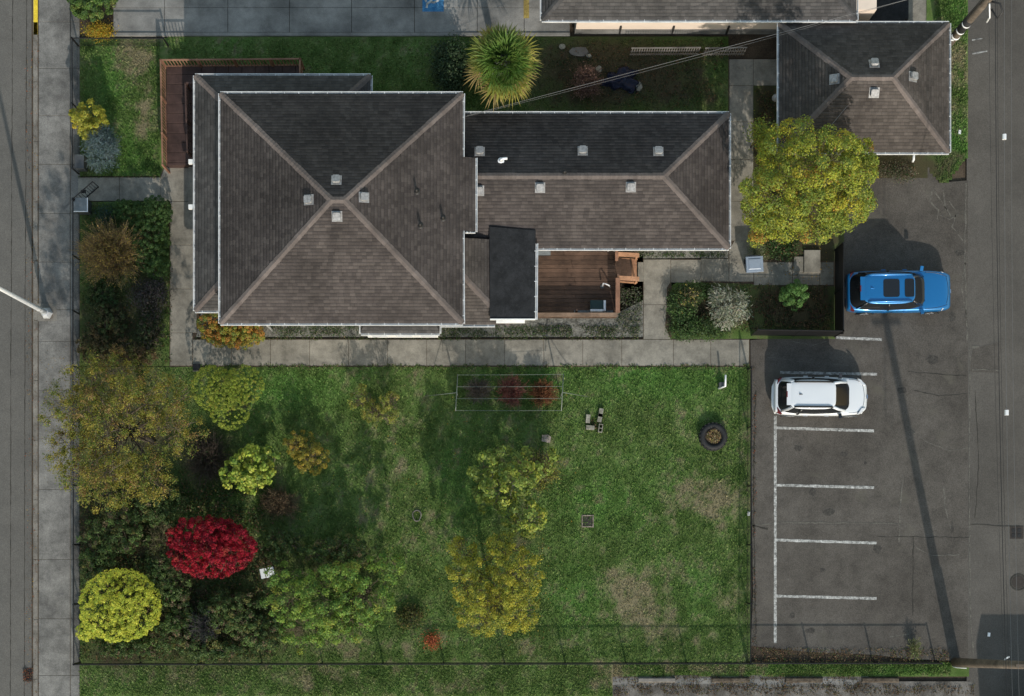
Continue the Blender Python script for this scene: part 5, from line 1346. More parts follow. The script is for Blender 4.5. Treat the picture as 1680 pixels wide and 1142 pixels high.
def twiggy(name, label, cx, cy, rx, ry, top, n, colr, seed, leaves=0, pal=None, size=(.04, .08), tw=.0095, cat='shrub', group=None, low=.0):
    """bare many-stemmed shrub: arching twigs that fork, with few leaves"""
    r = np.random.default_rng(seed)
    zc = top*.5; c = P(cx, cy, zc); k = (H-zc)/H/S
    t = thing(name, label, cat, (c.x, c.y, 0), group)
    az = r.uniform(0, 6.283, n); el = r.uniform(.15, 1.45, n); ln = r.uniform(.55, 1.0, n)
    tip = np.stack([c.x+np.cos(az)*np.cos(el)*rx*k*ln, c.y+np.sin(az)*np.cos(el)*ry*k*ln, top*(.25+.75*np.sin(el))*ln], 1)
    st = np.stack([c.x+r.normal(0, .12, n)*rx*k, c.y+r.normal(0, .12, n)*ry*k, np.full(n, low)], 1)
    md = st*.5+tip*.5+np.stack([r.normal(0, .05, n), r.normal(0, .05, n), r.uniform(.05, .25, n)*top*.5], 1)
    # side twigs fork from the outer half of each stem
    m = n*3; i = r.integers(0, n, m); f = r.uniform(.2, 1, m)[:, None]
    s2 = md[i]*(1-f)+tip[i]*f; t2 = s2+(tip[i]-st[i])*.28+r.normal(0, .11, (m, 3))
    segs = [(st, md, tw*1.6, tw*1.2), (md, tip, tw*1.2, tw*.6), (s2, t2, tw*.8, tw*.5)]
    V = []; F = []; o = 0
    for a, b2, w0, w1 in segs:
        d = b2-a; d /= np.linalg.norm(d, axis=1)[:, None]+1e-9
        x = np.cross(d, np.array([.3, .5, .81])); x /= np.linalg.norm(x, axis=1)[:, None]+1e-9; y = np.cross(d, x)
        q = []
        for e, w in ((a, w0), (b2, w1)):
            for j in range(3): q.append(e+(x*math.cos(2.094*j)+y*math.sin(2.094*j))*w)
        q = np.stack(q, 1); V.append(q.reshape(-1, 3)); kk = np.arange(len(a))[:, None]*6+o
        for u_, v_ in ((0, 1), (1, 2), (2, 0)): F.append(np.concatenate([kk+u_, kk+v_, kk+3+v_, kk+3+u_], 1))
        o += len(a)*6
    V = np.concatenate(V); cols = np.array(colr)[r.integers(0, len(colr), len(V)//6)]*r.uniform(.7, 1.3, (len(V)//6, 1))
    mk('twigs', V, np.concatenate(F), 'needle', t, False, np.repeat(cols, 6, 0))
    if leaves:
        j = r.integers(0, m, leaves); pos = s2[j]*.3+t2[j]*.7+r.normal(0, .05, (leaves, 3))
        leaves_mesh('foliage', pos, np.tile([0, 0, .8], (leaves, 1)), size, pal, r, .8, .5, t)
    return t

# the large half-bare street tree
YT = [((.17, .17, .03), 5), ((.1, .13, .028), 5), ((.22, .19, .035), 4), ((.17, .115, .04), 1.5), ((.22, .15, .06), 1)]
plant('tree', 'large half bare yellowing tree overhanging the sidewalk fence', 'tree', 203, 708, 112, 118, 8.2, 56000, (.045, .105), YT, 101, twigs=1000, sub=24, low=2.2, shell=.3, puff=(.22, .55), npuff=400, thick=1.0, jitter=.7, trunk=.17, bark='bark', ntips=20, spread=.72, parts=('crown', 'trunk'), upbias=.3)
# dense yellow maple by the garage
YM = [((.25, .27, .035), 5), ((.18, .22, .04), 5), ((.3, .27, .03), 2.5), ((.13, .175, .035), 4), ((.28, .17, .035), 1.2)]
plant('tree', 'dense rounded yellow maple tree overlapping the garage roof', 'tree', 1318, 303, 96, 84, 8.0, 46000, (.06, .14), YM, 102, twigs=500, low=2.8, shell=.82, puff=(.28, .6), npuff=260, lobes=[(1320, 303, 74, 64, 2.8, 7.4), (1388, 286, 40, 42, 4.4, 7.4), (1350, 264, 54, 42, 5.4, 8.8), (1264, 316, 42, 48, 2.5, 6.2), (1386, 328, 38, 40, 2.5, 6.0), (1326, 356, 58, 34, 2.5, 5.6), (1300, 246, 48, 32, 3.0, 7.4), (1240, 335, 20, 26, 2.4, 4.6), (1255, 375, 24, 20, 2.0, 4.2), (1402, 258, 22, 24, 4.0, 6.4)], thick=.3, jitter=.38, trunk=.22, ntips=12, spread=.7, parts=('crown', 'trunk'), upbias=.15)
plant('tree', 'slim yellow sapling between the side path and garage wall', 'tree', 1247, 218, 15, 26, 3.6, 1500, (.07, .13), YM, 103, sub=3, low=1.2, trunk=.04, parts=('crown', 'trunk'))
# red Japanese maple
RM = [(RED, 6), ((.28, .012, .03), 3), (DRD, 4), ((.28, .05, .035), .5)]
plant('tree', 'low domed crimson red maple in the corner shrubbery', 'tree', 346, 899, 84, 59, 3.4, 44000, (.04, .1), RM, 104, twigs=100, sub=10, low=.6, shell=.9, puff=(.1, .24), npuff=420, thick=.6, jitter=.5, trunk=.1, spread=.5, parts=('crown', 'trunk'), upbias=.3)
# clipped golden ball
GB = [((.46, .47, .07), 5), ((.38, .43, .065), 4), ((.28, .35, .055), 2)]
plant('shrub', 'round golden yellow evergreen ball at the fence corner', 'shrub', 197, 993, 62, 57, 3.4, 34000, (.035, .08), GB, 105, shell=.97, puff=(.07, .17), npuff=700, thick=.3, jitter=.25, upbias=.0, tb=.0, zb=-.1, lobes=[(197, 993, 63, 58, .1, 3.6), (180, 1015, 44, 36, .1, 2.6), (222, 1005, 38, 40, .1, 2.8), (205, 970, 44, 32, .1, 3.3)])
plant('shrub', 'small golden shrub tucked between golden ball and fence', 'shrub', 141, 1036, 17, 17, 1.2, 3000, (.035, .08), GB, 106, sub=3, shell=.9, puff=(.07, .13), npuff=60, jitter=.3, upbias=.1)
# front garden
plant('shrub', 'yellow leaved shrub inside the front lawn fence', 'shrub', 149, 197, 29, 31, 3.0, 7500, (.05, .12), [((.3, .29, .04), 5), ((.22, .23, .04), 4), ((.33, .25, .03), 1.5)], 107, sub=8, low=.2, shell=.75, puff=(.12, .25), npuff=60, thick=.4, jitter=.4, upbias=.2)
BS = [((.05, .075, .078), 5), ((.07, .1, .105), 3), ((.035, .055, .05), 3)]
plant('shrub', 'blue green spruce shrub beside the garden path', 'shrub', 166, 248, 32, 40, 2.7, 10000, (.1, .2), BS, 108, sub=9, per=18, clump=.11, shell=.5, aspect=.14, matn='needle', outward=True, spread=.55)
plant('shrub', 'dark green laurel hedge clump beside the concrete pad', 'shrub', 150, 8, 40, 30, 1.6, 9000, (.06, .13), [(MDG, 5), ((.08, .14, .03), 4), (DKG, 2), ((.13, .16, .04), 1.5)], 109, sub=9, shell=.75, puff=(.12, .24), npuff=90, jitter=.4, upbias=.2)
plant('shrub', 'yellow orange leafed shrub at the foot of the laurel', 'shrub', 162, 50, 21, 11, .7, 2400, (.05, .1), [(GLD, 5), ((.33, .25, .03), 3), (YGR, 2)], 110, sub=4, shell=.6)
twiggy('shrub', 'tan twiggy dome shaped shrub behind the sidewalk fence', 182, 414, 60, 56, 2.3, 900, [(.28, .21, .12), (.32, .23, .11), (.2, .15, .095)], 111, 6000, [((.32, .24, .06), 4), ((.25, .2, .06), 3), ((.25, .15, .06), 2)], (.04, .09))
plant('hedge', 'dense dark green hedge along the front garden path', 'hedge', 246, 378, 33, 58, 1.5, 22000, (.04, .09), [((.035, .07, .02), 4), ((.06, .11, .03), 4), ((.045, .085, .024), 3)], 112, lobes=[(246, 395, 31, 52, 0, 1.5), (256, 350, 24, 26, 0, 1.5), (222, 352, 26, 20, 0, 1.2), (258, 430, 20, 28, 0, 1.3), (200, 344, 20, 14, 0, .9)], shell=.9, puff=(.08, .17), npuff=320, jitter=.35, upbias=.15, tb=.7)
plant('shrub', 'dark purplish leafless looking shrub below the hedge', 'shrub', 246, 490, 30, 44, 1.3, 4500, (.05, .1), [((.045, .038, .042), 5), ((.06, .055, .05), 3), ((.03, .04, .025), 3)], 113, sub=6, shell=.4)
plant('shrub', 'dark blue green low juniper by the path lamp box', 'shrub', 172, 350, 22, 14, .8, 2000, (.06, .12), [((.025, .05, .042), 4), (DKG, 3)], 114, sub=3, aspect=.2, matn='needle')
plant('shrub', 'orange and green shrub under the house roof corner', 'shrub', 378, 540, 50, 27, 1.5, 20000, (.04, .09), [((.36, .17, .04), 4), ((.26, .21, .04), 3), (LTG, 2), (YGR, 2)], 115, lobes=[(358, 534, 32, 24, 0, 1.3), (394, 545, 36, 24, 0, 1.4), (376, 548, 40, 20, 0, 1.2), (412, 546, 20, 18, 0, 1.0)], shell=.85, puff=(.1, .2), npuff=230, jitter=.35, upbias=.2)
MO = [((.19, .25, .035), 5), ((.24, .27, .04), 4), ((.15, .2, .035), 3), ((.25, .21, .045), .6)]
plant('shrub', 'smooth mossy green clipped shrub beside the long path', 'shrub', 374, 648, 50, 45, 2.0, 36000, (.025, .055), MO, 116, lobes=[(350, 637, 33, 36, 0, 2.6), (401, 631, 30, 31, 0, 2.4), (377, 668, 32, 36, 0, 2.4), (374, 640, 33, 32, 0, 2.3)], shell=.97, puff=(.05, .11), npuff=800, thick=.3, jitter=.3, upbias=.15, tb=.6)
BL = [((.24, .31, .05), 5), ((.33, .37, .06), 4), ((.13, .2, .04), 3)]
plant('shrub', 'bright lime broad leafed shrub on the lawn', 'shrub', 414, 768, 49, 46, 2.4, 3400, (.12, .22), BL, 117, sub=9, shell=.55, puff=(.16, .3), npuff=80, thick=.6, aspect=.6, jitter=.45, upbias=.4, twigs=80)
plant('shrub', 'amber and gold shrub beside the lime broad leafed one', 'shrub', 503, 741, 33, 35, 1.9, 8000, (.04, .09), [((.25, .2, .03), 5), ((.21, .19, .035), 4), ((.3, .2, .04), 1), ((.14, .15, .03), 3)], 118, lobes=[(493, 728, 26, 22, .1, 1.7), (512, 752, 26, 24, .1, 1.9), (500, 742, 28, 26, .1, 1.7)], shell=.8, puff=(.1, .2), npuff=90, jitter=.4, thick=.4, upbias=.2, twigs=160)
twiggy('shrub', 'brown dried shrub below the lime broad leafed one', 459, 826, 34, 26, 1.0, 320, [(.13, .095, .06), (.1, .075, .05)], 119, 2000, [((.16, .11, .06), 4), ((.1, .075, .04), 3)], (.04, .08))
twiggy('shrub', 'grey brown bare shrub on bare soil behind the moss shrub', 340, 752, 38, 48, 1.0, 420, [(.06, .048, .038), (.08, .062, .05)], 120, 600, [((.06, .05, .03), 4), (DKG, 3)], (.04, .08))
plant('shrub', 'thin wispy shrub with olive yellow leaves near the long path', 'shrub', 614, 666, 38, 34, 2.6, 4200, (.05, .1), [((.2, .21, .04), 4), ((.13, .16, .035), 4), ((.24, .22, .05), 1)], 121, lobes=[(620, 678, 30, 20, .3, 2.2), (592, 655, 20, 22, .3, 2.0), (638, 660, 16, 24, .4, 2.4)], shell=.4, puff=(.12, .24), npuff=62, thick=.7, jitter=.5, upbias=.3, twigs=260)
plant('tree', 'light green broad leafed tree in the middle of the lawn', 'tree', 834, 808, 58, 66, 3.8, 6200, (.09, .21), [((.17, .22, .045), 5), ((.25, .28, .045), 3), ((.11, .15, .035), 3)], 122, twigs=260, low=1.0, shell=.6, puff=(.2, .38), npuff=92, thick=.5, aspect=.6, jitter=.4, trunk=.07, bark='bark_pale', ntips=10, parts=('crown', 'trunk'), upbias=.4, lobes=[(826, 800, 40, 36, 2.2, 5.0), (798, 768, 28, 24, 2.2, 4.6), (862, 848, 30, 30, 2.0, 5.0), (850, 786, 28, 26, 2.4, 5.2), (808, 815, 28, 26, 1.6, 4.2), (822, 748, 12, 14, 2.8, 4.6), (882, 757, 30, 24, 1.4, 3.4)])
twiggy('shrub', 'pale twiggy shrub leaning beside the broad leafed lawn tree', 884, 772, 46, 40, 2.6, 260, [(.22, .19, .14), (.15, .12, .08)], 123, 1700, [((.21, .21, .04), 4), ((.13, .15, .04), 3)], (.06, .12))
plant('tree', 'golden yellow open crowned tree near the bottom fence', 'tree', 812, 962, 76, 80, 4.8, 32000, (.045, .11), [((.3, .28, .035), 5), ((.24, .25, .035), 5), ((.17, .19, .035), 3), ((.1, .13, .03), 1.5)], 124, twigs=700, low=1.0, shell=.55, puff=(.16, .36), npuff=290, thick=.6, jitter=.5, trunk=.08, parts=('crown', 'trunk'), upbias=.3, lobes=[(812, 985, 62, 52, 1.8, 6.2), (845, 950, 46, 50, 2.0, 6.4), (772, 950, 40, 42, 1.8, 5.6), (820, 900, 20, 24, 2.4, 5.6), (790, 1012, 42, 30, 1.6, 5.2), (848, 1000, 38, 36, 1.6, 5.6), (758, 905, 24, 20, 1.6, 4.6)])
GS = [((.1, .18, .035), 5), ((.15, .23, .04), 4), ((.07, .125, .028), 3), ((.22, .24, .045), 1.5)]
plant('shrub', 'spreading fresh green shrub beside the white lawn chair', 'shrub', 550, 985, 108, 72, 3.4, 30000, (.06, .13), GS, 125, twigs=600, lobes=[(600, 970, 52, 56, .3, 4.8), (545, 985, 56, 56, .2, 4.4), (482, 980, 46, 46, .2, 3.6), (505, 1030, 50, 32, .2, 2.8), (570, 1020, 46, 34, .2, 3.4), (640, 935, 22, 26, 1.6, 4.6), (470, 945, 28, 24, .3, 3.0), (560, 940, 32, 22, 1.4, 4.4), (510, 1058, 26, 12, .1, 1.4)], shell=.6, puff=(.18, .36), npuff=230, thick=.55, jitter=.4, upbias=.3)
TH = [((.05, .085, .028), 5), ((.07, .105, .036), 4), ((.095, .15, .042), 3), ((.13, .13, .04), 1.5), ((.14, .105, .065), 1.4)]
for i, (lab, a) in enumerate((('dark green thicket shrub between street tree and golden ball', (190, 875, 58, 46, 2.2)), ('dark green shrub in front of the crimson maple', (372, 1002, 56, 36, 1.5)), ('sprawling dark shrub between golden ball and the bottom fence', (300, 1045, 66, 34, 1.4)),
                            ('dark ivy mound right of the golden ball', (282, 970, 36, 44, 1.2)), ('dark leafy shrub behind the fresh green one', (560, 908, 60, 36, 2.0)), ('dark green shrub at the foot of the fresh green one', (425, 1040, 46, 34, 1.4)),
                            ('dark shrub under the street tree canopy', (262, 830, 48, 34, 1.6)), ('dark green shrub behind the small white chair', (470, 895, 40, 30, 1.3)), ('low dark shrub in the fence corner', (215, 1062, 50, 18, .8)), ('dark shrub against the sidewalk fence above the golden ball', (160, 925, 34, 34, 1.4)), ('dark shrub hugging the bottom fence below the thicket', (350, 1068, 60, 16, .9)), ('dark shrub between crimson maple and golden ball', (265, 935, 30, 34, 1.2)))):
    plant('shrub', lab, 'shrub', *a[:4], a[4], 8500, (.05, .12), TH, 130+i, sub=7, shell=.5, puff=(.12, .28), npuff=110, thick=.5, jitter=.5, upbias=.2, twigs=90, group='shrubs of the corner thicket')
twiggy('shrub', 'pale grass like clump left of the crimson maple', 262, 890, 22, 42, 1.1, 420, [(.22, .2, .12), (.16, .15, .08)], 141, 300, [(LTG, 3), (MDG, 2)], (.06, .12))
twiggy('shrub', 'grey lavender like clump in the dark thicket', 335, 1028, 26, 30, 1.7, 300, [(.12, .115, .13), (.08, .078, .08)], 142, 500, [((.07, .07, .065), 3), (DKG, 2)], (.04, .08))
twiggy('shrub', 'brown seed stalk clump above the dark thicket', 300, 930, 30, 40, 1.3, 260, [(.1, .075, .045), (.07, .055, .035)], 143, 500, [(BRN, 2), (DKG, 3)], (.04, .08))
plant('shrub', 'small dark rusty fern mound between the two big shrubs', 'shrub', 673, 1012, 24, 20, .7, 1500, (.06, .12), [((.05, .045, .02), 4), (OLV, 3), (DKG, 3)], 144, sub=3)
plant('shrub', 'small bright orange red tuft near the bottom fence', 'shrub', 709, 1050, 12, 12, .45, 900, (.04, .08), [((.4, .12, .06), 5), (RUS, 3)], 145, sub=2)
# bushes behind the washing lines
twiggy('shrub', 'grey twiggy bush under the washing lines', 785, 640, 24, 22, 1.0, 260, [(.15, .135, .12), (.18, .14, .12)], 146, 400, [((.13, .1, .075), 3), (OLV, 2)], (.04, .07))
twiggy('shrub', 'crimson twigged bush under the middle of the washing lines', 838, 642, 24, 26, 1.2, 420, [(.26, .08, .07), (.2, .1, .08), (.28, .14, .12)], 147, 1900, [((.19, .055, .045), 4), ((.22, .11, .075), 2)], (.03, .07))
twiggy('shrub', 'rust orange bush under the washing lines', 890, 645, 24, 24, 1.0, 320, [(.2, .08, .04), (.15, .07, .04)], 148, 2000, [((.2, .075, .035), 4), ((.17, .09, .04), 3)], (.03, .07))
for i, (lab, a, pal_) in enumerate((('rust brown undergrowth shrub at the lower end of the front bed', (215, 585, 48, 26, 1.0), [((.11, .07, .035), 4), ((.07, .06, .03), 3), (OLV, 2)]), ('dark olive shrub in the middle of the front bed', (175, 530, 36, 34, .8), [((.05, .065, .025), 4), ((.075, .065, .03), 3), ((.06, .09, .03), 2)]),
                                  ('brown leafed shrub against the sidewalk fence in the front bed', (155, 570, 26, 36, 1.0), [((.1, .075, .035), 4), ((.07, .07, .03), 3)]), ('dark shrub beside the front path below the purple one', (248, 545, 26, 30, .9), [((.04, .06, .024), 4), ((.06, .05, .035), 3)]), ('low dark green ground shrub beside the tan twiggy dome', (165, 485, 30, 26, .5), [((.04, .075, .025), 4), ((.06, .085, .03), 3)]))):
    plant('shrub', lab, 'shrub', *a[:4], a[4], 5200, (.05, .11), pal_, 160+i, sub=6, shell=.4, puff=(.1, .22), npuff=80, thick=.6, jitter=.5, upbias=.2, twigs=120, group='undergrowth of the front bed')
# beds beside the rear path
SV = [((.17, .175, .13), 5), ((.23, .235, .185), 3), ((.1, .115, .075), 4)]
plant('shrub', 'silvery grey spiky shrub between path and black fence', 'shrub', 1194, 505, 38, 38, 1.8, 2300, (.14, .28), SV, 149, sub=9, per=7, clump=.12, shell=.45, aspect=.16, outward=True, matn='needle')
plant('shrub', 'dark green spreading juniper at the rear path bend', 'shrub', 1128, 515, 34, 40, 1.0, 9000, (.06, .12), [(DKG, 4), (MDG, 4), ((.06, .09, .035), 2)], 150, lobes=[(1118, 500, 24, 30, 0, .9), (1122, 535, 28, 22, 0, .8), (1160, 540, 36, 18, 0, .7), (1140, 480, 34, 16, 0, .6)], per=14, clump=.09, shell=.6)
twiggy('shrub', 'sparse yellow flecked perennial clump beside the juniper', 1125, 492, 20, 22, .9, 120, [(.2, .17, .1)], 151, 420, [((.4, .34, .08), 3), (TAN, 2)], (.05, .1))
plant('shrub', 'bright green shrub inside the black fenced bed', 'shrub', 1303, 487, 25, 23, 1.7, 4200, (.05, .11), [((.1, .19, .05), 5), ((.06, .12, .03), 3)], 152, sub=5, shell=.7, puff=(.12, .22), npuff=40, jitter=.4, upbias=.3)
plant('shrub', 'pale grey green round bush beside the wheeled bin', 'shrub', 1242, 410, 11, 12, .9, 1500, (.03, .07), [((.13, .15, .08), 4), ((.18, .2, .11), 2)], 153, sub=1, shell=.7)
plant('shrub', 'dark green undergrowth beneath the yellow maple', 'shrub', 1280, 402, 34, 22, .8, 2800, (.06, .12), [(DKG, 4), (MDG, 3), (BRN, 1)], 154, sub=4)
plant('shrub', 'grey brown weedy shrub against the garage wall', 'shrub', 1468, 280, 36, 13, .8, 2400, (.04, .09), [((.09, .075, .05), 4), ((.14, .13, .09), 2), (DKG, 2)], 155, sub=5)
# shaded yard
plant('shrub', 'dark glossy evergreen bush at the palm tree foot', 'shrub', 738, 112, 36, 46, 1.8, 6500, (.08, .16), [((.025, .045, .02), 4), ((.04, .065, .03), 3)], 156, sub=8, per=12, shell=.5)
twiggy('shrub', 'reddish brown dried shrub beside the navy tarp', 963, 134, 26, 28, 1.4, 420, [(.2, .12, .09), (.14, .09, .07)], 157, 3200, [((.22, .13, .1), 4), ((.15, .09, .06), 3)], (.04, .09))

# fan palm
def fan_palm(label, cx, cy, rpx, zt):
    r = np.random.default_rng(200)
    c = P(cx, cy, zt); t = thing('palm_tree', label, 'palm tree', (c.x, c.y, 0))
    prof = [(.22, -.05), (.18, .6), (.16, 1.6), (.17, zt-.3), (.1, zt)]
    MB().lathe(prof, (c.x, c.y, 0), 14).build('trunk', 'bark', t, True)
    Rm = rpx*(H-zt)/H/S
    nf = 104
    for i in range(nf):
        age = i/nf
        az = i*2.39996+r.normal(0, .35)
        el = 1.25-1.42*age+r.normal(0, .18)      # young fronds stand up, old ones droop
        pl = Rm*(.34+.2*age)*r.uniform(.7, 1.15)
        d = Vector((math.cos(az)*math.cos(el), math.sin(az)*math.cos(el), math.sin(el)))
        o = Vector((c.x, c.y, zt-.1-.35*age)); hub = o+d*pl-Vector((0, 0, .06*age))
        side = Vector((-math.sin(az), math.cos(az), 0)); nrm_ = side.cross(d).normalized()
        if nrm_.z < 0: nrm_ = -nrm_
        roll = r.normal(0, .55); side, nrm_ = side*math.cos(roll)+nrm_*math.sin(roll), nrm_*math.cos(roll)-side*math.sin(roll)
        V = []; F = []; C = []
        ycol = max(0., (age-.5)*2.0)
        base = np.array([.1, .19, .035])*(1-ycol)+np.array([.4, .33, .06])*ycol
        if age < .12: base = np.array([.1, .17, .035])
        if age > .9: base = np.array([.34, .25, .1])
        nl = 19; fl = Rm*(.5 if age > .1 else .38)*r.uniform(.88, 1.08)
        for k in range(nl):
            a = (k/(nl-1)-.5)*2*1.9
            ld = (d*math.cos(a)+side*math.sin(a)).normalized(); L2 = fl*(1-.35*(abs(a)/1.9)**2)
            ld = (ld+Vector(r.normal(0, .06, 3))).normalized(); wv = nrm_.cross(ld)*.03; L2 *= r.uniform(.8, 1.08)
            p0 = hub; p1 = hub+ld*L2*.6+nrm_*.03; p2 = hub+ld*L2+Vector((0, 0, -.1*L2-.06*age*L2))
            q = len(V)
            V += [p0-wv*.3, p0+wv*.3, p1+wv, p1-wv, p2]; F += [(q, q+1, q+2, q+3), (q+3, q+2, q+4)]
            cc = base*r.uniform(.8, 1.25); tipc = cc*.55+np.array([.33, .26, .08])*.45*(1 if age > .3 else .4)+cc*.45*(0 if age > .3 else .6)
            C += [cc, cc, cc, cc, tipc]
        fo = mk('frond', V, F, 'leaf', t, False, np.array(C))
        MB().tube([o, o.lerp(hub, .5)+Vector((0, 0, .05)), hub], [.03, .022, .016], 5).build('petiole', 'pipe_green', fo)
    return t
fan_palm('fan palm tree with yellowing outer fronds behind the house', 826, 99, 72, 4.2)

# ------------------------------------------------------------------ garden things
cl = thing('washing_line', 'grey metal washing line frame with four parallel wires on the lawn', 'washing line', P(838, 652))
LZ = 1.9
L0, L1, R0, R1 = P(751, 614, LZ), P(747.5, 674.5, LZ), P(924.5, 613, LZ), P(921, 674.5, LZ)
for a, b2, gx in ((L0, L1, (697, 650)), (R0, R1, (965, 651))):
    MB().tube([a, b2], .02, 8).build('crossbar', 'pipe_green', cl, True)
    m = (a+b2)/2; MB().tube([(m.x, m.y, -.1), (m.x, m.y, LZ)], .035, 8).build('post', 'pipe_green', cl, True)
    g_ = P(*gx, .0); MB().tube([m, (g_.x, g_.y, 0)], .016, 6).build('guy_wire', 'pipe_green', cl, True)
for i in range(4):
    a, b2 = L0.lerp(L1, [.02, .34, .66, .985][i]), R0.lerp(R1, [.02, .34, .66, .985][i])
    MB().tube(curve_pts(a, b2, .06, 10), .009, 6).build('line', 'pipe_green', cl)
# tractor tyre planter
tyc = P(1169, 717); tr = thing('tyre_planter', 'black tractor tyre used as a planter on the lawn', 'planter', tyc)
prof = [(.4, .04), (.36, .2), (.4, .36), (.5, .42), (.62, .38), (.66, .26), (.66, .14), (.6, .0)]
MB().lathe(prof, tyc, 40).build('tyre', 'rubber', tr, True)
for k in range(22):
    a = 2*math.pi*k/22
    for s, zz in ((1, .1), (-1, .3)):
        piece('tread_lug', (tyc.x+.655*math.cos(a+s*.07), tyc.y+.655*math.sin(a+s*.07), zz), (.05, .07, .16), 'rubber', tr, a)
MB().lathe([(0, .3), (.3, .3), (.42, .27)], tyc, 24).build('soil', 'dirt', tr)
r_ = np.random.default_rng(5); n = 420
aa = r_.uniform(0, 6.28, n); rr = .34*np.sqrt(r_.uniform(0, 1, n))
leaves_mesh('leaf_litter', np.stack([tyc.x+rr*np.cos(aa), tyc.y+rr*np.sin(aa), r_.uniform(.31, .5, n)], 1), np.tile([0, 0, 1.], (n, 1)), (.05, .1), [((.24, .18, .08), 4), ((.16, .09, .05), 3), (OLV, 3), ((.3, .25, .17), 1)], r_, .6, .6, tr)['kind'] = 'stuff'
# cinder blocks
def cinder(px, py, rz, label, up_=False, z=0.0):
    p = P(px, py); t = thing('cinder_block', label, 'block', (p.x, p.y, z), 'concrete blocks on the lawn', rz); t['local'] = 1
    mb = MB()
    if up_: # cells face the sky
        for a, b2 in (((-.2, -.1), (.2, -.065)), ((-.2, .065), (.2, .1)), ((-.2, -.064), (-.165, .064)), ((-.018, -.064), (.018, .064)), ((.165, -.064), (.2, .064))): mb.span((a[0], a[1], 0), (b2[0], b2[1], .19))
    else: mb.span((-.2, -.1, 0), (.2, .1, .19))
    mb.build('block', 'block_concrete', t, local=True)
cinder(985.5, 677.5, R(80), 'pale cinder block lying by a dark gap in the block pile'); cinder(984, 686, R(78), 'darker cinder block touching the pale upper one')
cinder(964.5, 687.5, R(85), 'cinder block on the left of the small block pile'); cinder(968, 702, R(-4), 'pale cinder block lying flat below the block pile'); cinder(985, 703, R(82), 'cinder block with its open cells facing the sky', True)
p = P(976, 694); weeds('dead_grass', 966, 684, 992, 706, 260, [(DKG, 3), (BRN, 3)], 61, (.05, .12), 'dead grass between the cinder blocks', .12)
# stepping stone, square valve box, drain pipe post, plastic chair, ring
p = P(896, 720)
tag(MB().prism([(p.x-.22, p.y-.12), (p.x+.18, p.y-.2), (p.x+.24, p.y+.08), (p.x+.1, p.y+.2), (p.x-.2, p.y+.18)], -.02, .06).build('stepping_stone', 'stone_flat'), 'flat pinkish stepping stone on the lawn beside the twiggy shrub', 'stone')
p = P(964, 855); vb = thing('valve_box', 'square concrete valve box sunk in the open lawn', 'box', (p.x, p.y, 0))
for s in (-1, 1):
    piece('rim', (p.x+s*.26, p.y, .03), (.05, .6, .06), 'stone_flat', vb); piece('rim', (p.x, p.y+s*.265, .03), (.46, .05, .06), 'stone_flat', vb)
piece('lid', (p.x, p.y, .02), (.43, .44, .03), 'crack_dark', vb)
p = P(1186, 634); sgn = thing('drain_stub', 'white bent plastic pipe standing at the lawn edge by the path', 'pipe', (p.x, p.y, 0))
q0_, q1_ = P(1190.5, 615, .75), P(1190, 634, .55)
MB().tube([(q1_.x-.25, q1_.y-.05, .02), (q1_.x-.05, q1_.y, .45), (q1_.x, q1_.y, .55), (q0_.x, q0_.y, .75)], .045, 8).build('pipe', 'plastic_white', sgn, True)
MB().span((p.x-.22, p.y-.06, 0), (p.x+.05, p.y+.16, .32)).build('footing', 'plastic_grey', sgn)
p = P(444, 938); ch = thing('plastic_chair', 'small white plastic chair half hidden beside the crimson maple', 'chair', (p.x, p.y, 0))
MB().box((p.x+.06, p.y-.02, .62), (.4, .46, .04), R(12)).build('seat', 'plastic_white', ch)
MB().box((p.x-.26, p.y-.08, .74), (.22, .46, .04), 0, Matrix.Rotation(R(12), 3, 'Z')@Matrix.Rotation(R(35), 3, 'Y')).build('backrest', 'plastic_white', ch)
for dx, dy in ((-.12, -.2), (.2, -.14), (-.16, .14), (.16, .2)): MB().beam((p.x+dx, p.y+dy, 0), (p.x+dx, p.y+dy, .61), .035, .035).build('leg', 'plastic_grey', ch)
p = P(684, 846); ring = [Vector((p.x+.2*math.cos(a)*(1+.1*math.sin(3*a)), p.y+.26*math.sin(a), .06+.02*math.sin(2*a))) for a in [2*math.pi*k/20 for k in range(20)]]
tag(MB().tube(ring+ring[:3], .03, 6).build('wire_hoop', 'grey_wood', None, True), 'pale loop of old hose lying on the lawn', 'hose')
# wheeled bin
p = P(1232, 440); bn = thing('wheeled_bin', 'blue grey wheeled refuse bin at the side path corner', 'bin', (p.x, p.y, 0), None, R(3)); bn['local'] = 1
def frustum(mb, w0, d0, z0, w1, d1, z1): mb.add([(-w0, -d0, z0), (w0, -d0, z0), (w0, d0, z0), (-w0, d0, z0), (-w1, -d1, z1), (w1, -d1, z1), (w1, d1, z1), (-w1, d1, z1)], [(3, 2, 1, 0), (4, 5, 6, 7), (0, 1, 5, 4), (1, 2, 6, 5), (2, 3, 7, 6), (3, 0, 4, 7)]); return mb
frustum(MB(), .26, .24, .06, .36, .34, .98).build('body', 'bin_blue', bn, local=True)
lid = frustum(MB(), .41, .37, .99, .39, .35, 1.04).build('lid', 'bin_lid', bn, local=True)
frustum(MB(), .3, .26, 1.0405, .26, .22, 1.075).build('lid_panel', 'bin_lid', lid, local=True)
MB().tube([(-.3, .4, .99), (.3, .4, .99)], .025, 8).build('handle', 'plastic_grey', bn, True, True)
for s in (-1, 1): MB().tube([(s*.3-.03, .3, .12), (s*.3+.03, .3, .12)], .12, 14).build('wheel', 'rubber', bn, True, True)
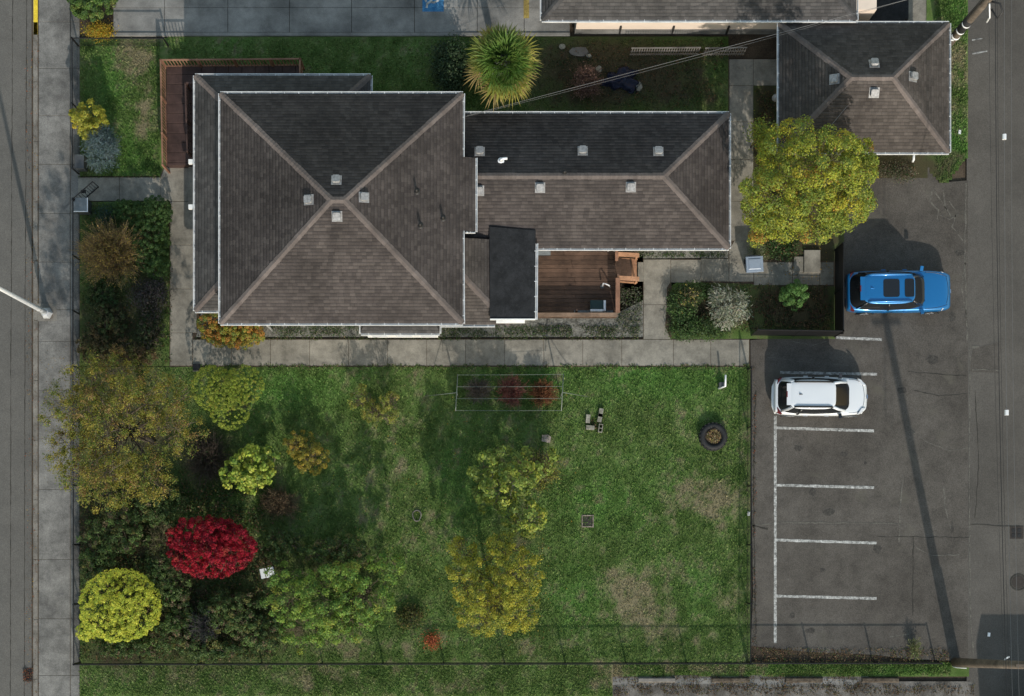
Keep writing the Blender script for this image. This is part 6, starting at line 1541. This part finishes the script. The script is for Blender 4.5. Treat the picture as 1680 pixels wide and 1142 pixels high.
# boxes at the front gate
p = P(139, 338); bx = thing('letter_box_stand', 'square grey box with white edging beside the open gate', 'box', (p.x, p.y, 0))
q = P(132, 335, .9); MB().span((q.x-.32, q.y-.3, 0), (q.x+.28, q.y+.28, .88)).build('body', 'plastic_grey', bx)
MB().span((q.x-.34, q.y-.33, .88), (q.x+.31, q.y+.3, .93)).build('lid', 'mat_grey', bx)
MB().beam((q.x+.33, q.y-.34, .9), (q.x+.33, q.y+.3, .9), .035, .05).beam((q.x-.34, q.y-.345, .9), (q.x+.35, q.y-.345, .9), .035, .05).build('edging', 'plastic_white', bx)
q = P(130, 265, .7); bx2 = thing('utility_box', 'dark grey utility box beside the blue green spruce', 'box', (q.x, q.y, 0))
MB().span((q.x-.2, q.y-.3, 0), (q.x+.2, q.y+.3, .68)).build('body', 'plastic_grey', bx2); MB().span((q.x-.22, q.y-.32, .68), (q.x+.22, q.y+.32, .72)).build('lid', 'plastic_grey', bx2)
p = P(323, 603); ut = thing('meter_box', 'small dark ground box beside the clipped mossy shrub', 'box', (p.x, p.y, 0))
MB().span((p.x-.16, p.y-.16, 0), (p.x+.16, p.y+.16, .1)).build('body', 'fence_black', ut); MB().beam((p.x-.18, p.y-.18, .1), (p.x+.18, p.y-.18, .1), .03, .03).build('edging', 'grey_wood', ut)
# crumpled navy tarp and stones in the shaded yard
r_ = np.random.default_rng(77); n = 26
V = []; C_ = P(1020, 132)
for j in range(n):
    for i in range(n):
        u_, v_ = i/(n-1)*2-1, j/(n-1)*2-1
        e = (.8-.18*math.sin(3*math.atan2(v_, u_)+1)-.12*math.sin(7*math.atan2(v_, u_)))/max(.75, math.hypot(u_, v_)**.6)
        x, y = C_.x+u_*1.05*e, C_.y+v_*.68*e
        hgt = .28*max(0, 1-u_*u_)*max(0, 1-v_*v_)
        V.append((x, y, .0+hgt+.09*math.sin(9*u_+5*v_)*math.cos(8*v_-4*u_)+.05*math.sin(17*u_-9*v_)+r_.uniform(-.015, .015)))
tag(mk('tarp', V, [(j*n+i, j*n+i+1, (j+1)*n+i+1, (j+1)*n+i) for j in range(n-1) for i in range(n-1)], 'tarp_navy', None, True), 'crumpled navy blue tarp lying in the shaded yard', 'tarp')
for i, (px, py, sx, sy, rz, lab) in enumerate(((950, 86, .5, .25, .2, 'large pale flat stone in the shaded yard'), (983, 114, .16, .16, .1, 'small square pale block beside the navy tarp'), (1048, 143, .16, .26, .6, 'small pale stone at the tarp edge'), (922, 77, .18, .14, .5, 'small pale stone near the palm tree'), (966, 92, .14, .1, 1.0, 'flat grey stone beside the large pale one'))):
    p = P(px, py); pts = [(p.x+sx*math.cos(a+rz)*random.uniform(.8, 1.1), p.y+sy*math.sin(a+rz)*random.uniform(.8, 1.1)) for a in [2*math.pi*k/9 for k in range(9)]]
    tag(MB().prism(pts, -.02, .09).build('stone', 'block_concrete' if i else 'concrete_pad'), lab, 'stone')
# white markers on the asphalt and pegs
for i, (px, py, lab) in enumerate(((1228, 843, 'tiny white marker peg at the parking bay fence'), (1622, 1041, 'tiny white marker on the alley asphalt'), (1574, 217, 'tiny white marker in the grass beside the garage'))):
    p = P(px, py); tag(MB().prism([(p.x-.06, p.y-.09), (p.x+.05, p.y-.1), (p.x+.07, p.y+.08), (p.x-.04, p.y+.1)], -.02, .05).build('marker', 'plastic_white'), lab, 'marker')
# tall weed at the end of the bay line
twiggy('weed', 'tall pale weed at the parking lot end', 1500, 1064, 9, 22, .7, 60, [(.2, .2, .1)], 301, 220, [((.2, .22, .09), 3), (LTG, 2)], (.05, .1), cat='weed')
# guessed shed outside the view, added to cast the shadow over the alley
p = P(1720, 1200); sh = thing('shadow_shed', 'unseen gabled shed added to cast the shadow over the alley', 'shed', (p.x, p.y, 0))
a, b2 = P(1652, 1330), P(1790, 1175)
wall_prism(sh, [(a.x, a.y), (b2.x, a.y), (b2.x, b2.y), (a.x, b2.y)], -.1, 2.9, 'bark_pale')
xm = (a.x+b2.x)/2
MB().add([(a.x-.2, a.y-.2, 2.85), (b2.x+.2, a.y-.2, 2.85), (b2.x+.2, b2.y+.2, 2.85), (a.x-.2, b2.y+.2, 2.85), (a.x-.2, (a.y+b2.y)/2, 3.5), (b2.x+.2, (a.y+b2.y)/2, 3.5)], [(0, 1, 5, 4), (2, 3, 4, 5), (1, 2, 5), (3, 0, 4)]).build('roof', 'shingle_grey', sh)
